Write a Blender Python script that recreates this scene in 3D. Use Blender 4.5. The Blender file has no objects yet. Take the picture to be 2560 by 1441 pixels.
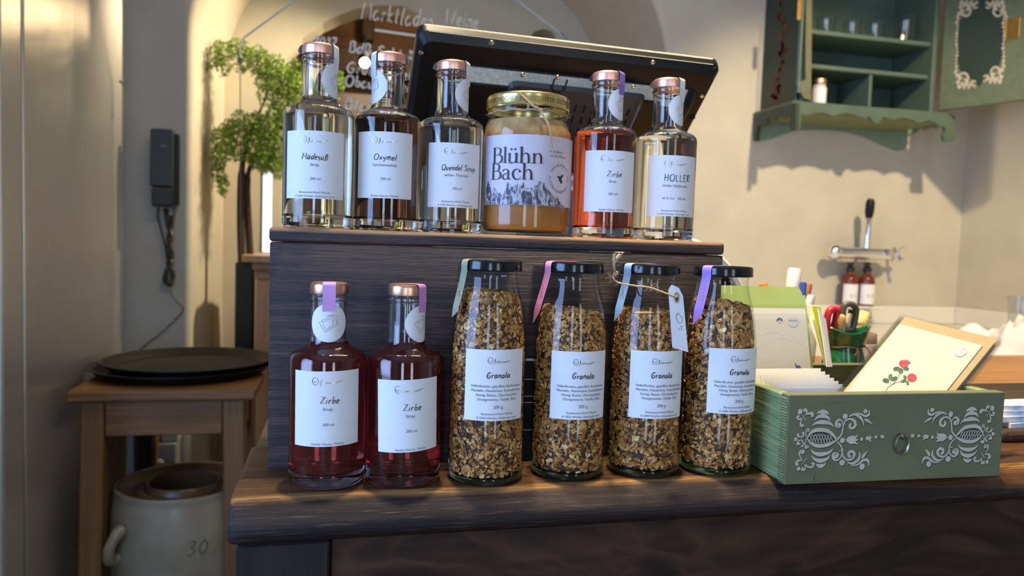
import bpy, bmesh, math, random
import numpy as np
from mathutils import Vector, Matrix
random.seed(7); rng = random.Random(11)
PI = math.pi
scn = bpy.context.scene
COL = scn.collection
# ------------------------------------------------------------------ camera
F_PX, YAW, PIT, ROL = 1850.0, math.radians(13.27), math.radians(3.3), math.radians(1.81)
CAM = Vector((0, 0, 1.10))
_f = Vector((math.sin(YAW)*math.cos(PIT), math.cos(YAW)*math.cos(PIT), -math.sin(PIT)))
_r0 = Vector((math.cos(YAW), -math.sin(YAW), 0)); _u0 = _r0.cross(_f)
_r = _r0*math.cos(ROL) + _u0*math.sin(ROL); _u = _u0*math.cos(ROL) - _r0*math.sin(ROL)
cd = bpy.data.cameras.new('camera'); cam = bpy.data.objects.new('camera', cd); COL.objects.link(cam)
cd.sensor_width = 36; cd.sensor_fit = 'HORIZONTAL'; cd.lens = F_PX/2560*36; cd.clip_start = 0.01
cam.matrix_world = Matrix(((_r.x, _u.x, -_f.x, CAM.x), (_r.y, _u.y, -_f.y, CAM.y), (_r.z, _u.z, -_f.z, CAM.z), (0, 0, 0, 1)))
cd.dof.use_dof = True; cd.dof.focus_distance = 0.64; cd.dof.aperture_fstop = 7.5
scn.camera = cam
# ------------------------------------------------------------------ world, lights, exposure
w = bpy.data.worlds.new('world'); scn.world = w; w.use_nodes = True
bg = w.node_tree.nodes['Background']; bg.inputs[0].default_value = (0.72, 0.85, 1.0, 1); bg.inputs[1].default_value = 3.0
scn.view_settings.view_transform = 'Standard'; scn.view_settings.look = 'None'
scn.view_settings.gamma = 1; scn.view_settings.use_curve_mapping = False
scn.view_settings.exposure = 0.15
cy = scn.cycles
cy.max_bounces = 18; cy.diffuse_bounces = 4; cy.glossy_bounces = 5; cy.transmission_bounces = 16; cy.transparent_max_bounces = 24
cy.caustics_reflective = False; cy.caustics_refractive = True; cy.blur_glossy = 0.6
cy.sample_clamp_indirect = 4.0; cy.use_denoising = True
cy.use_adaptive_sampling = True; cy.adaptive_threshold = 0.02

def area(name, loc, rot, sx, sy, power, col, spread=PI):
    l = bpy.data.lights.new(name, 'AREA'); l.shape = 'RECTANGLE'; l.size = sx; l.size_y = sy
    l.energy = power; l.color = col; l.spread = spread
    o = bpy.data.objects.new(name, l); COL.objects.link(o); o.location = loc; o.rotation_euler = rot
    return o
def spot(name, loc, target, power, col, ang, blend, r):
    l = bpy.data.lights.new(name, 'SPOT'); l.energy = power; l.color = col; l.spot_size = math.radians(ang)
    l.spot_blend = blend; l.shadow_soft_size = r
    o = bpy.data.objects.new(name, l); COL.objects.link(o); o.location = loc
    o.rotation_euler = (Vector(target)-Vector(loc)).to_track_quat('-Z', 'Y').to_euler()
    return o
COOL = (0.31, 0.51, 1.0); WARM = (1.0, 0.80, 0.52)
area('window_light_left', (-0.62, -2.36, 1.2), (PI/2, 0, 0), 0.40, 2.1, 16, (0.46, 0.66, 1.0))
area('window_light_right', (0.92, -2.36, 1.2), (PI/2, 0, 0), 0.40, 2.1, 9, (0.90, 0.94, 1.0))
area('window_light_side', (-1.44, -0.05, 1.5), (PI/2, 0, -PI/2), 1.1, 1.2, 38, (0.22, 0.43, 1.0))
spot('spot_counter', (0.08, 0.85, 2.5), (0.36, 0.66, 0.9), 92, WARM, 44, 0.75, 0.035)
spot('spot_sink', (1.55, 0.75, 2.55), (1.80, 2.54, 0.88), 165, WARM, 56, 0.55, 0.04)
spot('spot_cards', (0.25, 0.66, 2.5), (0.52, 0.68, 0.95), 125, WARM, 34, 0.6, 0.035)
spot('worktop_fill', (1.05, 0.95, 2.5), (1.15, 1.10, 0.9), 115, WARM, 46, 0.6, 0.035)  # unseen spot added to brighten the honey worktop
spot('niche_lamp', (.55, 2.74, 2.18), (-0.45, 2.96, 1.36), 110, WARM, 74, 0.7, 0.04)
area('added_strip', (0.35, 1.08, 2.75), (0, 0, 0), 1.3, 0.25, 10, WARM)  # unseen strip added for its reflection in the monitor's top edge

# ------------------------------------------------------------------ pixel helpers (2560 x 1441 frame)
def ray(px, py): return _f + _r*((px-1280)/F_PX) - _u*((py-720.5)/F_PX)
def at(px, py, X=None, Y=None, Z=None):
    d = ray(px, py)
    t = (X-CAM.x)/d.x if X is not None else (Y-CAM.y)/d.y if Y is not None else (Z-CAM.z)/d.z
    return CAM + d*t
def at_plane(px, py, p0, n):
    d = ray(px, py); return CAM + d*((Vector(p0)-CAM).dot(n)/d.dot(n))

# ------------------------------------------------------------------ mesh builder
class MB:
    def __init__(s): s.v = []; s.f = []
    def add(s, vs, fs):
        b = len(s.v); s.v += [tuple(v) for v in vs]; s.f += [tuple(i+b for i in f) for f in fs]; return s
    def box(s, x0, x1, y0, y1, z0, z1, b=0.0, seg=1):
        if b <= 0:
            v = [(x, y, z) for x in (x0, x1) for y in (y0, y1) for z in (z0, z1)]
            return s.add(v, [(0,1,3,2),(4,6,7,5),(0,4,5,1),(2,3,7,6),(0,2,6,4),(1,5,7,3)])
        bm = bmesh.new(); bmesh.ops.create_cube(bm, size=1)
        for v in bm.verts: v.co = Vector(((x0+x1)/2+v.co.x*(x1-x0), (y0+y1)/2+v.co.y*(y1-y0), (z0+z1)/2+v.co.z*(z1-z0)))
        bmesh.ops.bevel(bm, geom=bm.edges[:], offset=b, segments=seg, profile=0.5, affect='EDGES')
        bm.verts.index_update(); s.add([v.co[:] for v in bm.verts], [[v.index for v in f.verts] for f in bm.faces]); bm.free(); return s
    def lathe(s, prof, n=32, c=(0, 0, 0), cap=(True, True), sx=1.0, sy=1.0):
        vs = []; fs = []; rings = []
        for r, z in prof:
            if r < 1e-6: rings.append([len(vs)]); vs.append((c[0], c[1], c[2]+z)); continue
            rings.append(list(range(len(vs), len(vs)+n)))
            for k in range(n):
                a = 2*PI*k/n; vs.append((c[0]+r*sx*math.cos(a), c[1]+r*sy*math.sin(a), c[2]+z))
        for A, B in zip(rings, rings[1:]):
            if len(A) == 1 and len(B) == 1: continue
            for k in range(n):
                k2 = (k+1) % n
                if len(A) == 1: fs.append((A[0], B[k2], B[k]))
                elif len(B) == 1: fs.append((A[k], A[k2], B[0]))
                else: fs.append((A[k], A[k2], B[k2], B[k]))
        if cap[0] and len(rings[0]) > 1: fs.append(tuple(reversed(rings[0])))
        if cap[1] and len(rings[-1]) > 1: fs.append(tuple(rings[-1]))
        return s.add(vs, fs)
    def tube(s, pts, r, n=8, closed=False, caps=True):
        pts = [Vector(p) for p in pts]; m = len(pts); vs = []; fs = []
        rr = r if isinstance(r, (list, tuple)) else [r]*m
        t0 = None; nrm = None
        for i, p in enumerate(pts):
            a = pts[(i-1) % m] if (closed or i) else p; b = pts[(i+1) % m] if (closed or i < m-1) else p
            t = (b-a)
            t = t.normalized() if t.length > 1e-9 else (t0 or Vector((0, 0, 1)))
            if nrm is None:
                nrm = t.orthogonal().normalized()
            else:
                nrm = (nrm - t*nrm.dot(t)); nrm = nrm.normalized() if nrm.length > 1e-6 else t.orthogonal().normalized()
            t0 = t; bn = t.cross(nrm)
            for k in range(n):
                a_ = 2*PI*k/n; vs.append(p + (nrm*math.cos(a_)+bn*math.sin(a_))*rr[i])
        for i in range(m if closed else m-1):
            j = (i+1) % m
            for k in range(n):
                k2 = (k+1) % n; fs.append((i*n+k, i*n+k2, j*n+k2, j*n+k))
        if caps and not closed: fs.append(tuple(range(n-1, -1, -1))); fs.append(tuple((m-1)*n+k for k in range(n)))
        return s.add(vs, fs)
    def ball(s, c, r, n=12, m=8, sc=(1, 1, 1)):
        prof = [(r*math.sin(PI*i/m), -r*math.cos(PI*i/m)) for i in range(m+1)]
        b = len(s.v); s.lathe(prof, n)
        for i in range(b, len(s.v)):
            x, y, z = s.v[i]; s.v[i] = (c[0]+x*sc[0], c[1]+y*sc[1], c[2]+z*sc[2])
        return s
    def prism(s, out, fn, d):
        """outline in 2D -> fn(u,v,w) 3D, w = 0..d"""
        n = len(out); s.add([fn(u, v, 0) for u, v in out]+[fn(u, v, d) for u, v in out],
            [tuple(range(n)), tuple(range(2*n-1, n-1, -1))]+[(i, i+n, (i+1) % n+n, (i+1) % n) for i in range(n)])
        return s
    def quadplate(s, a, b, c, d, th):
        a, b, c, d = map(Vector, (a, b, c, d)); n = (b-a).cross(d-a).normalized()*th
        return s.add([a, b, c, d, a+n, b+n, c+n, d+n], [(0,1,2,3),(7,6,5,4),(0,4,5,1),(1,5,6,2),(2,6,7,3),(3,7,4,0)])
    def tf(s, M):
        s.v = [tuple(M @ Vector(v)) for v in s.v]; return s

def part(name, mb, mat, parent=None, smooth=None, kind=None, label=None, fixn=True):
    me = bpy.data.meshes.new(name); me.from_pydata(mb.v, [], mb.f); me.update()
    if fixn:
        bm = bmesh.new(); bm.from_mesh(me); bmesh.ops.recalc_face_normals(bm, faces=bm.faces[:]); bm.to_mesh(me); bm.free()
    if smooth is not None:
        me.shade_smooth()
        if smooth < 3.1: me.set_sharp_from_angle(angle=smooth)
    me.materials.append(mat)
    o = bpy.data.objects.new(name, me); COL.objects.link(o)
    if parent is not None: o.parent = parent
    if kind: o['kind'] = kind
    if label: o['label'] = label
    return o
SM = math.radians(40)
def thing(name, label, cat, loc=(0, 0, 0), rz=0.0, group=None):
    o = bpy.data.objects.new(name, None); COL.objects.link(o); o.empty_display_size = 0.02
    o.location = loc; o.rotation_euler = (0, 0, rz); o['label'] = label; o['category'] = cat
    if group: o['group'] = group
    return o
def tag(o, label, cat, group=None):
    o['label'] = label; o['category'] = cat
    if group: o['group'] = group
    return o
def struct(name, mb, mat, parent=None, smooth=None):
    o = part(name, mb, mat, parent, smooth); o['kind'] = 'structure'; return o

# ------------------------------------------------------------------ materials
def lin(c): return tuple(((x/255)/12.92 if x/255 <= .04045 else ((x/255+.055)/1.055)**2.4) for x in c)
class NT:
    def __init__(s, name):
        s.m = bpy.data.materials.new(name); s.m.use_nodes = True; s.t = s.m.node_tree
        s.b = s.t.nodes['Principled BSDF']; s.out = s.t.nodes['Material Output']
    def n(s, typ, **kw):
        x = s.t.nodes.new(typ)
        for k, v in kw.items(): setattr(x, k, v)
        return x
    def l(s, a, b): s.t.links.new(a, b)
    def coord(s, scale=(1, 1, 1), rot=(0, 0, 0), kind='Object'):
        c = s.n('ShaderNodeTexCoord'); m = s.n('ShaderNodeMapping')
        m.inputs['Scale'].default_value = scale; m.inputs['Rotation'].default_value = rot
        s.l(c.outputs[kind], m.inputs['Vector']); return m.outputs[0]
    def noise(s, vec, scale, detail=4, rough=.55, dist=0):
        x = s.n('ShaderNodeTexNoise'); x.inputs['Scale'].default_value = scale; x.inputs['Detail'].default_value = detail
        x.inputs['Roughness'].default_value = rough; x.inputs['Distortion'].default_value = dist; s.l(vec, x.inputs['Vector']); return x.outputs[0]
    def ramp(s, fac, stops):
        x = s.n('ShaderNodeValToRGB'); e = x.color_ramp.elements
        while len(e) < len(stops): e.new(.5)
        for q, (p, c) in zip(e, stops): q.position = p; q.color = (*c[:3], 1)
        s.l(fac, x.inputs[0]); return x.outputs[0]
    def mix(s, fac, a, b, mode='MIX'):
        x = s.n('ShaderNodeMix', data_type='RGBA', blend_type=mode)
        for sock, val in ((x.inputs[0], fac), (x.inputs[6], a), (x.inputs[7], b)):
            if hasattr(val, 'links'): s.l(val, sock)
            elif isinstance(val, (int, float)): sock.default_value = val
            else: sock.default_value = (*val[:3], 1)
        return x.outputs[2]
    def math(s, op, a, b=None, clamp=False):
        x = s.n('ShaderNodeMath', operation=op); x.use_clamp = clamp
        for sock, val in ((x.inputs[0], a), (x.inputs[1], b)):
            if val is None: continue
            if hasattr(val, 'links'): s.l(val, sock)
            else: sock.default_value = val
        return x.outputs[0]
    def bump(s, h, strength=.3, dist=.002):
        x = s.n('ShaderNodeBump'); x.inputs['Strength'].default_value = strength; x.inputs['Distance'].default_value = dist
        s.l(h, x.inputs['Height']); s.l(x.outputs[0], s.b.inputs['Normal'])
    def set(s, **kw):
        for k, v in kw.items():
            i = s.b.inputs[k.replace('_', ' ')]
            if hasattr(v, 'links'): s.l(v, i)
            elif isinstance(v, (tuple, list)) and len(v) == 3: i.default_value = (*v, 1) if i.type == 'RGBA' else v
            else: i.default_value = v
        return s
def pm(name, col, rough=.5, metal=0.0, var=.12, scale=40, bump=0.0, stretch=(1, 1, 1), **kw):
    t = NT(name); v = t.coord(stretch); nz = t.noise(v, scale, 4)
    a = tuple(max(0, c*(1-var)) for c in col); b = tuple(min(1, c*(1+var)) for c in col)
    t.set(Base_Color=t.ramp(nz, [(.3, a), (.7, b)]), Roughness=rough, Metallic=metal, **kw)
    if bump: t.bump(nz, bump)
    return t.m
def wood(name, dark, mid, light, axis='X', grain=60, rough=.5, bump=.35, wear=None, ring=0.0, spec=.5):
    t = NT(name)
    st = {'X': (.045, 1, 1), 'Y': (1, .045, 1), 'Z': (1, 1, .045)}[axis]
    st2 = {'X': (.35, 1, 1), 'Y': (1, .35, 1), 'Z': (1, 1, .35)}[axis]
    v = t.coord(st); fine = t.noise(v, grain*4, 6, .65); med = t.noise(v, grain, 5, .6, .6); big = t.noise(t.coord(st2), 9, 3, .5, 1.2)
    c = t.ramp(med, [(.28, dark), (.5, mid), (.74, light)])
    c = t.mix(t.ramp(fine, [(.35, (1, 1, 1)), (.6, (0, 0, 0))]), c, dark)
    c = t.mix(t.ramp(big, [(.35, (.75,)*3), (.65, (0,)*3)]), c, mid, 'MIX') if ring == 0 else t.mix(ring, c, t.ramp(t.noise(t.coord(tuple(.5*x for x in st2)), 14, 2, .5, 2.5), [(.4, dark), (.5, light), (.55, dark), (.66, mid)]))
    if wear:  # pale rubbed flecks
        c = t.mix(t.math('MULTIPLY', t.ramp(fine, [(.62, (0,)*3), (.72, (1,)*3)]), t.ramp(t.noise(t.coord(), 7, 3), [(.4, (0,)*3), (.75, (1,)*3)])), c, wear)
    t.set(Base_Color=c, Roughness=rough); t.b.inputs['Specular IOR Level'].default_value = spec
    t.bump(fine, bump, .0015); return t.m
def thin_glass(name, tint=(1, 1, 1), f0=.05, amt=.9, rough=0.0):
    t = NT(name); tr = t.n('ShaderNodeBsdfTransparent'); tr.inputs[0].default_value = (*tint, 1)
    gl = t.n('ShaderNodeBsdfGlossy'); gl.inputs['Roughness'].default_value = rough
    lw = t.n('ShaderNodeLayerWeight'); f = t.math('ADD', t.math('MULTIPLY', t.math('POWER', lw.outputs['Facing'], 4.0), amt), f0, True)
    mx = t.n('ShaderNodeMixShader'); t.l(f, mx.inputs[0]); t.l(tr.outputs[0], mx.inputs[1]); t.l(gl.outputs[0], mx.inputs[2])
    t.l(mx.outputs[0], t.out.inputs['Surface']); return t.m
def clear(name, col, ior, rough=0.0):
    t = NT(name); t.set(Base_Color=col, Roughness=rough, IOR=ior, Transmission_Weight=1.0); return t.m
M = {}
M['plaster'] = pm('plaster', (.55, .505, .405), .85, var=.06, scale=6, bump=.08)
M['plaster_grey'] = pm('plaster_grey', (.46, .45, .425), .85, var=.06, scale=6, bump=.08)
M['floor'] = pm('floor_stone', (.16, .12, .08), .6, scale=12)
M['ceiling'] = pm('ceiling_paint', (.6, .56, .5), .9, var=.04)
M['room'] = pm('room_plaster', (.42, .37, .30), .9, var=.05)
M['box_wood'] = wood('stained_board', (.012, .008, .009), (.040, .024, .022), (.085, .052, .045), 'X', 38, .42, .7, wear=(.20, .13, .10), spec=.6)
M['edge_wood'] = wood('worn_edge_wood', (.10, .05, .02), (.30, .16, .07), (.42, .25, .12), 'X', 50, .5, .4)
M['nose_wood'] = wood('worn_oak_nose', (.010, .007, .006), (.032, .020, .016), (.075, .048, .036), 'X', 42, .45, .8, wear=(.22, .14, .09), spec=.5)
M['top_wood'] = wood('oak_worktop', (.030, .018, .008), (.10, .060, .026), (.16, .10, .045), 'X', 34, .48, .5)
M['back_wood'] = wood('honey_worktop', (.30, .13, .035), (.52, .25, .075), (.60, .32, .11), 'X', 20, .4, .2)
M['panel_wood'] = wood('dark_panel', (.013, .006, .004), (.040, .018, .009), (.078, .035, .018), 'X', 16, .6, .3, ring=.5, spec=.25)
M['post_wood'] = wood('dark_post', (.008, .005, .005), (.016, .010, .009), (.04, .024, .02), 'Z', 22, .55, .4, spec=.3)
M['stool_wood'] = wood('table_wood', (.11, .042, .010), (.23, .10, .026), (.32, .155, .048), 'X', 18, .55, .2)
M['stool_leg'] = wood('table_leg_wood', (.11, .05, .012), (.22, .11, .03), (.29, .155, .05), 'Z', 18, .55, .2)
M['pine'] = wood('pine', (.36, .20, .10), (.50, .30, .16), (.60, .38, .22), 'Z', 14, .5, .15)
M['darkwood'] = wood('dark_brown_wood', (.02, .010, .006), (.05, .025, .013), (.08, .04, .02), 'X', 14, .6, .2)
M['steel'] = None
M['label'] = pm('label_paper', (.80, .80, .82), .55, var=.015, scale=200)
M['paper'] = pm('card_paper', (.86, .82, .74), .7, var=.02, scale=90)
M['cream'] = pm('cream_card', (.88, .82, .66), .7, var=.02, scale=90)
M['kraft'] = pm('kraft_paper', (.70, .51, .27), .7, var=.05, scale=120)
M['ink'] = pm('black_ink', (.012, .012, .016), .5, var=.1)
M['grey_ink'] = pm('grey_ink', (.10, .10, .11), .6, var=.1)
M['foil'] = pm('silver_foil', (.42, .38, .34), .25, 1.0, var=.05)
M['goldfoil'] = pm('gold_foil', (.75, .52, .25), .25, 1.0, var=.05)
M['copper'] = pm('copper_cap', (.92, .50, .37), .42, 1.0, var=.04, scale=15)
M['copper_low'] = pm('rose_gold_cap', (.80, .46, .30), .33, 1.0, var=.04, scale=15)
M['goldlid'] = pm('gold_lid', (.88, .72, .30), .24, 1.0, var=.04, scale=12)
M['goldtext'] = pm('lid_print', (.28, .20, .06), .35, .8)
M['blacklid'] = pm('black_lid', (.006, .006, .007), .16, var=.1)
M['glass'] = clear('bottle_glass', (.97, .985, .98), 1.47)
M['jarglass'] = thin_glass('jar_glass', (.95, .97, .94), .035, .75)
M['jarbase'] = clear('green_glass', (.45, .75, .42), 1.4, .05)
M['honeyglass'] = thin_glass('honey_glass', (.98, .97, .95), .04, .8)
M['pane'] = thin_glass('pane_glass', (.97, .98, .975), .0, .4)
M['tumbler'] = thin_glass('tumbler_glass', (.93, .95, .95), .07, .8)
M['film'] = thin_glass('clear_film', (.975, .975, .96), .035, .6, .05)
for k, c, i in (('liq_pale', (.985, .95, .78), 1.345), ('liq_brown', (.23, .115, .075), 1.345), ('liq_clear', (.96, .965, .93), 1.345),
                ('liq_red', (.93, .20, .10), 1.345), ('liq_gold', (.98, .95, .82), 1.345), ('liq_dark', (.76, .12, .11), 1.345)):
    M[k] = clear(k, c, i)
for k, tr in (('liq_pale', .965), ('liq_clear', .985)): M[k].node_tree.nodes['Principled BSDF'].inputs['Transmission Weight'].default_value = tr
M['liq_dark'].node_tree.nodes['Principled BSDF'].inputs['Transmission Weight'].default_value = .955
M['twine'] = pm('jute_twine', (.48, .33, .18), .9, var=.3, scale=900, bump=.4)
M['black'] = pm('black_plastic', (.005, .005, .005), .40, var=.1, Specular_IOR_Level=.35)
M['black_gloss'] = pm('black_gloss_plastic', (.010, .010, .011), .22, var=.1)
M['slot'] = pm('slot_black', (.001, .001, .001), .8)
M['dkgrey'] = pm('dark_grey_plastic', (.030, .031, .034), .45)
M['phone'] = pm('phone_plastic', (.018, .023, .032), .4)
M['cord'] = pm('phone_cord', (.030, .030, .024), .5)
M['wire'] = pm('grey_wire', (.16, .15, .13), .5)
M['chrome'] = pm('chrome', (.86, .87, .88), .06, 1.0, var=.01)
M['iron'] = pm('iron_ring', (.30, .28, .24), .32, 1.0, var=.15, scale=300)
M['screw'] = pm('screw_metal', (.75, .77, .8), .2, 1.0, var=.02)
M['tray'] = pm('tray_plastic', (.009, .009, .007), .5, scale=90, Specular_IOR_Level=.3)
M['white'] = pm('white_gloss', (.80, .79, .76), .3, var=.02)
M['ceramic'] = pm('white_ceramic', (.76, .72, .64), .2, var=.03, scale=5)
M['cloth'] = pm('white_cloth', (.82, .80, .76), .9, var=.03, scale=60)
M['amber'] = pm('amber_plastic', (.14, .025, .008), .12, var=.15)
M['pump'] = pm('pump_black', (.012, .012, .013), .35)
M['brass'] = pm('brass', (.70, .42, .11), .35, 1.0, var=.15, scale=60)
M['darkpot'] = pm('dark_pot', (.016, .014, .010), .55)
M['leaf'] = pm('leaf', (.23, .35, .045), .55, var=.5, scale=14)
M['stem'] = pm('stem', (.16, .09, .035), .7)
M['trunk'] = wood('trunk', (.018, .008, .004), (.05, .022, .012), (.09, .042, .024), 'Z', 20, .6, .2)
M['chalk'] = pm('chalk', (.78, .73, .64), .9, var=.05)
M['red'] = pm('red_handle', (.45, .015, .03), .35)
M['greyhandle'] = pm('grey_handle', (.09, .085, .075), .4)
M['pencil'] = pm('pencil_wood', (.62, .40, .16), .6)
M['yellow'] = pm('yellow_wax', (.92, .75, .26), .5, var=.08)
M['orange'] = pm('orange_plastic', (.80, .25, .05), .4)
M['blue'] = pm('blue_plastic', (.04, .10, .42), .3)
M['pink'] = pm('pink_ribbon', (.62, .30, .62), .5, var=.05)
M['olive'] = pm('olive_ribbon', (.30, .33, .22), .5, var=.05)
M['rose'] = pm('rose_ribbon', (.68, .26, .40), .5, var=.05)
M['skyblue'] = pm('blue_ribbon', (.22, .36, .50), .5, var=.05)
M['purple'] = pm('purple_ribbon', (.26, .17, .62), .5, var=.05)
M['greencard'] = pm('green_card', (.42, .52, .16), .7, var=.04)
M['lime'] = pm('lime_card', (.50, .55, .03), .7, var=.04)
M['petal'] = pm('clover_pink', (.72, .10, .13), .7, var=.35, scale=260)
M['print_leaf'] = pm('clover_leaf_print', (.12, .20, .10), .7, var=.4, scale=260)
M['print_blue'] = pm('blue_print', (.10, .16, .38), .7)
M['pencil_line'] = pm('pencil_line', (.75, .71, .64), .8)
M['ornament'] = pm('ornament_paint', (.54, .48, .37), .6, var=.12, scale=90)
M['orn_shade'] = pm('ornament_outline', (.030, .040, .024), .7)
M['rust'] = pm('rust_paint', (.14, .045, .02), .7, var=.5, scale=70)
M['napkin'] = None

t = NT('green_paint'); v = t.coord((.08, 1, 1)); nz = t.noise(v, 120, 5, .6); bg_ = t.noise(t.coord(), 14, 4)
c = t.ramp(bg_, [(.3, (.118, .124, .060)), (.7, (.150, .155, .080))])
c = t.mix(t.ramp(nz, [(.64, (0,)*3), (.75, (.6,)*3)]), c, (.07, .10, .055))
t.set(Base_Color=c, Roughness=.55); t.bump(nz, .25, .001); M['drawer'] = t.m
t = NT('green_side_paint'); v = t.coord((1, .06, 1)); nz = t.noise(v, 110, 5, .7)
c = t.ramp(nz, [(.35, (.13, .20, .085)), (.5, (.20, .28, .125)), (.7, (.25, .33, .16))])
t.set(Base_Color=c, Roughness=.6); t.bump(nz, .9, .002); M['drawer_side'] = t.m
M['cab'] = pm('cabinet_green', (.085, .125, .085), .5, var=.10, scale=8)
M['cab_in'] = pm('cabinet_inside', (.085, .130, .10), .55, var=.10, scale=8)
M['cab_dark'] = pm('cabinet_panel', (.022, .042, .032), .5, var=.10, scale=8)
M['cab_light'] = pm('cabinet_olive', (.16, .18, .075), .55, var=.08, scale=8)
# brushed steel
t = NT('brushed_steel'); v = t.coord((60, 60, 1)); nz = t.noise(v, 8, 3, .6); bn = t.noise(t.coord((.25, .25, 1)), 3.0, 2, .5, .5)
t.set(Base_Color=t.ramp(nz, [(.3, (.70, .66, .59)), (.7, (.82, .78, .70))]), Metallic=.86, Roughness=t.ramp(nz, [(.2, (.36,)*3), (.8, (.46,)*3)]))
t.b.inputs['Anisotropic'].default_value = .85; t.b.inputs['Anisotropic Rotation'].default_value = .0; tg_ = t.n('ShaderNodeTangent'); tg_.direction_type = 'RADIAL'; tg_.axis = 'Z'; t.l(tg_.outputs[0], t.b.inputs['Tangent']); t.bump(bn, .12, .01); M['steel'] = t.m
# stoneware, glaze, honey, napkin, granola, mountain print
t = NT('stoneware'); nz = t.noise(t.coord(), 9, 5); c = t.ramp(nz, [(.35, (.26, .21, .135)), (.65, (.37, .31, .21))])
t.set(Base_Color=c, Roughness=.3); M['stoneware'] = t.m
M['stoneware_brown'] = pm('stoneware_brown', (.10, .055, .022), .35, var=.35, scale=9)
t = NT('green_glaze'); nz = t.noise(t.coord(), 45, 5, .6, .8)
t.set(Base_Color=t.ramp(nz, [(.3, (.006, .045, .020)), (.55, (.012, .12, .045)), (.75, (.06, .22, .11))]), Roughness=.14); M['glaze'] = t.m
t = NT('honey'); zc = t.n('ShaderNodeTexCoord'); sx = t.n('ShaderNodeSeparateXYZ'); t.l(zc.outputs['Object'], sx.inputs[0])
nz = t.noise(t.coord(), 55, 5, .7); big = t.noise(t.coord((1, 1, 1.6)), 22, 4, .6)
base = t.ramp(big, [(.35, (.33, .125, .012)), (.6, (.42, .170, .020)), (.8, (.47, .225, .042))])
foam = t.math('MULTIPLY', t.ramp(t.math('ADD', t.math('MULTIPLY', sx.outputs['Z'], 22.0), t.math('MULTIPLY', t.math('SUBTRACT', big, .5), 1.2)), [(0, (0,)*3), (1, (1,)*3)]), 1.0)
mr = t.n('ShaderNodeMapRange'); t.l(t.math('ADD', sx.outputs['Z'], t.math('MULTIPLY', t.math('SUBTRACT', big, .5), .05)), mr.inputs['Value'])
mr.inputs['From Min'].default_value = .094; mr.inputs['From Max'].default_value = .108
c = t.mix(mr.outputs[0], base, t.ramp(nz, [(.35, (.38, .20, .06)), (.65, (.64, .43, .19))]))
t.set(Base_Color=c, Roughness=.5, Subsurface_Weight=.25, Subsurface_Radius=(.012, .006, .002), Subsurface_Scale=.5); M['honey'] = t.m
t = NT('blue_white_print'); nz = t.noise(t.coord((1, 1, 1)), 9, 4, .6, 1.5)
t.set(Base_Color=t.ramp(nz, [(.46, (.82, .82, .82)), (.56, (.55, .63, .80)), (.64, (.20, .32, .62))]), Roughness=.7); M['napkin'] = t.m
t = NT('granola'); at_ = t.n('ShaderNodeAttribute'); at_.attribute_name = 'tone'
nz = t.noise(t.coord(), 420, 3)
c = t.ramp(at_.outputs['Fac'], [(0, (.05, .015, .004)), (.25, (.27, .085, .015)), (.58, (.55, .24, .055)), (.84, (.76, .42, .13)), (1, (.86, .62, .30))])
c = t.mix(.35, c, t.ramp(nz, [(.3, (.6,)*3), (.7, (1,)*3)]), 'MULTIPLY'); t.set(Base_Color=c, Roughness=.55); M['granola'] = t.m
M['granola_core'] = pm('granola_core', (.17, .065, .018), .8, var=.5, scale=300)
M['hazelnut'] = pm('hazelnut', (.30, .13, .05), .5, var=.25, scale=150)
M['almond'] = pm('almond', (.50, .26, .08), .5, var=.2, scale=200)
t = NT('mountain_print'); v = t.coord((1, 1, .38), (0, .5, 0)); nz = t.noise(v, 210, 6, .72, 1.2)
t.set(Base_Color=t.ramp(nz, [(.36, (.02, .02, .03)), (.47, (.07, .07, .09)), (.52, (.34, .34, .38)), (.6, (.62, .62, .66)), (.68, (.06, .06, .08))]), Roughness=.55); M['mountain'] = t.m

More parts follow.
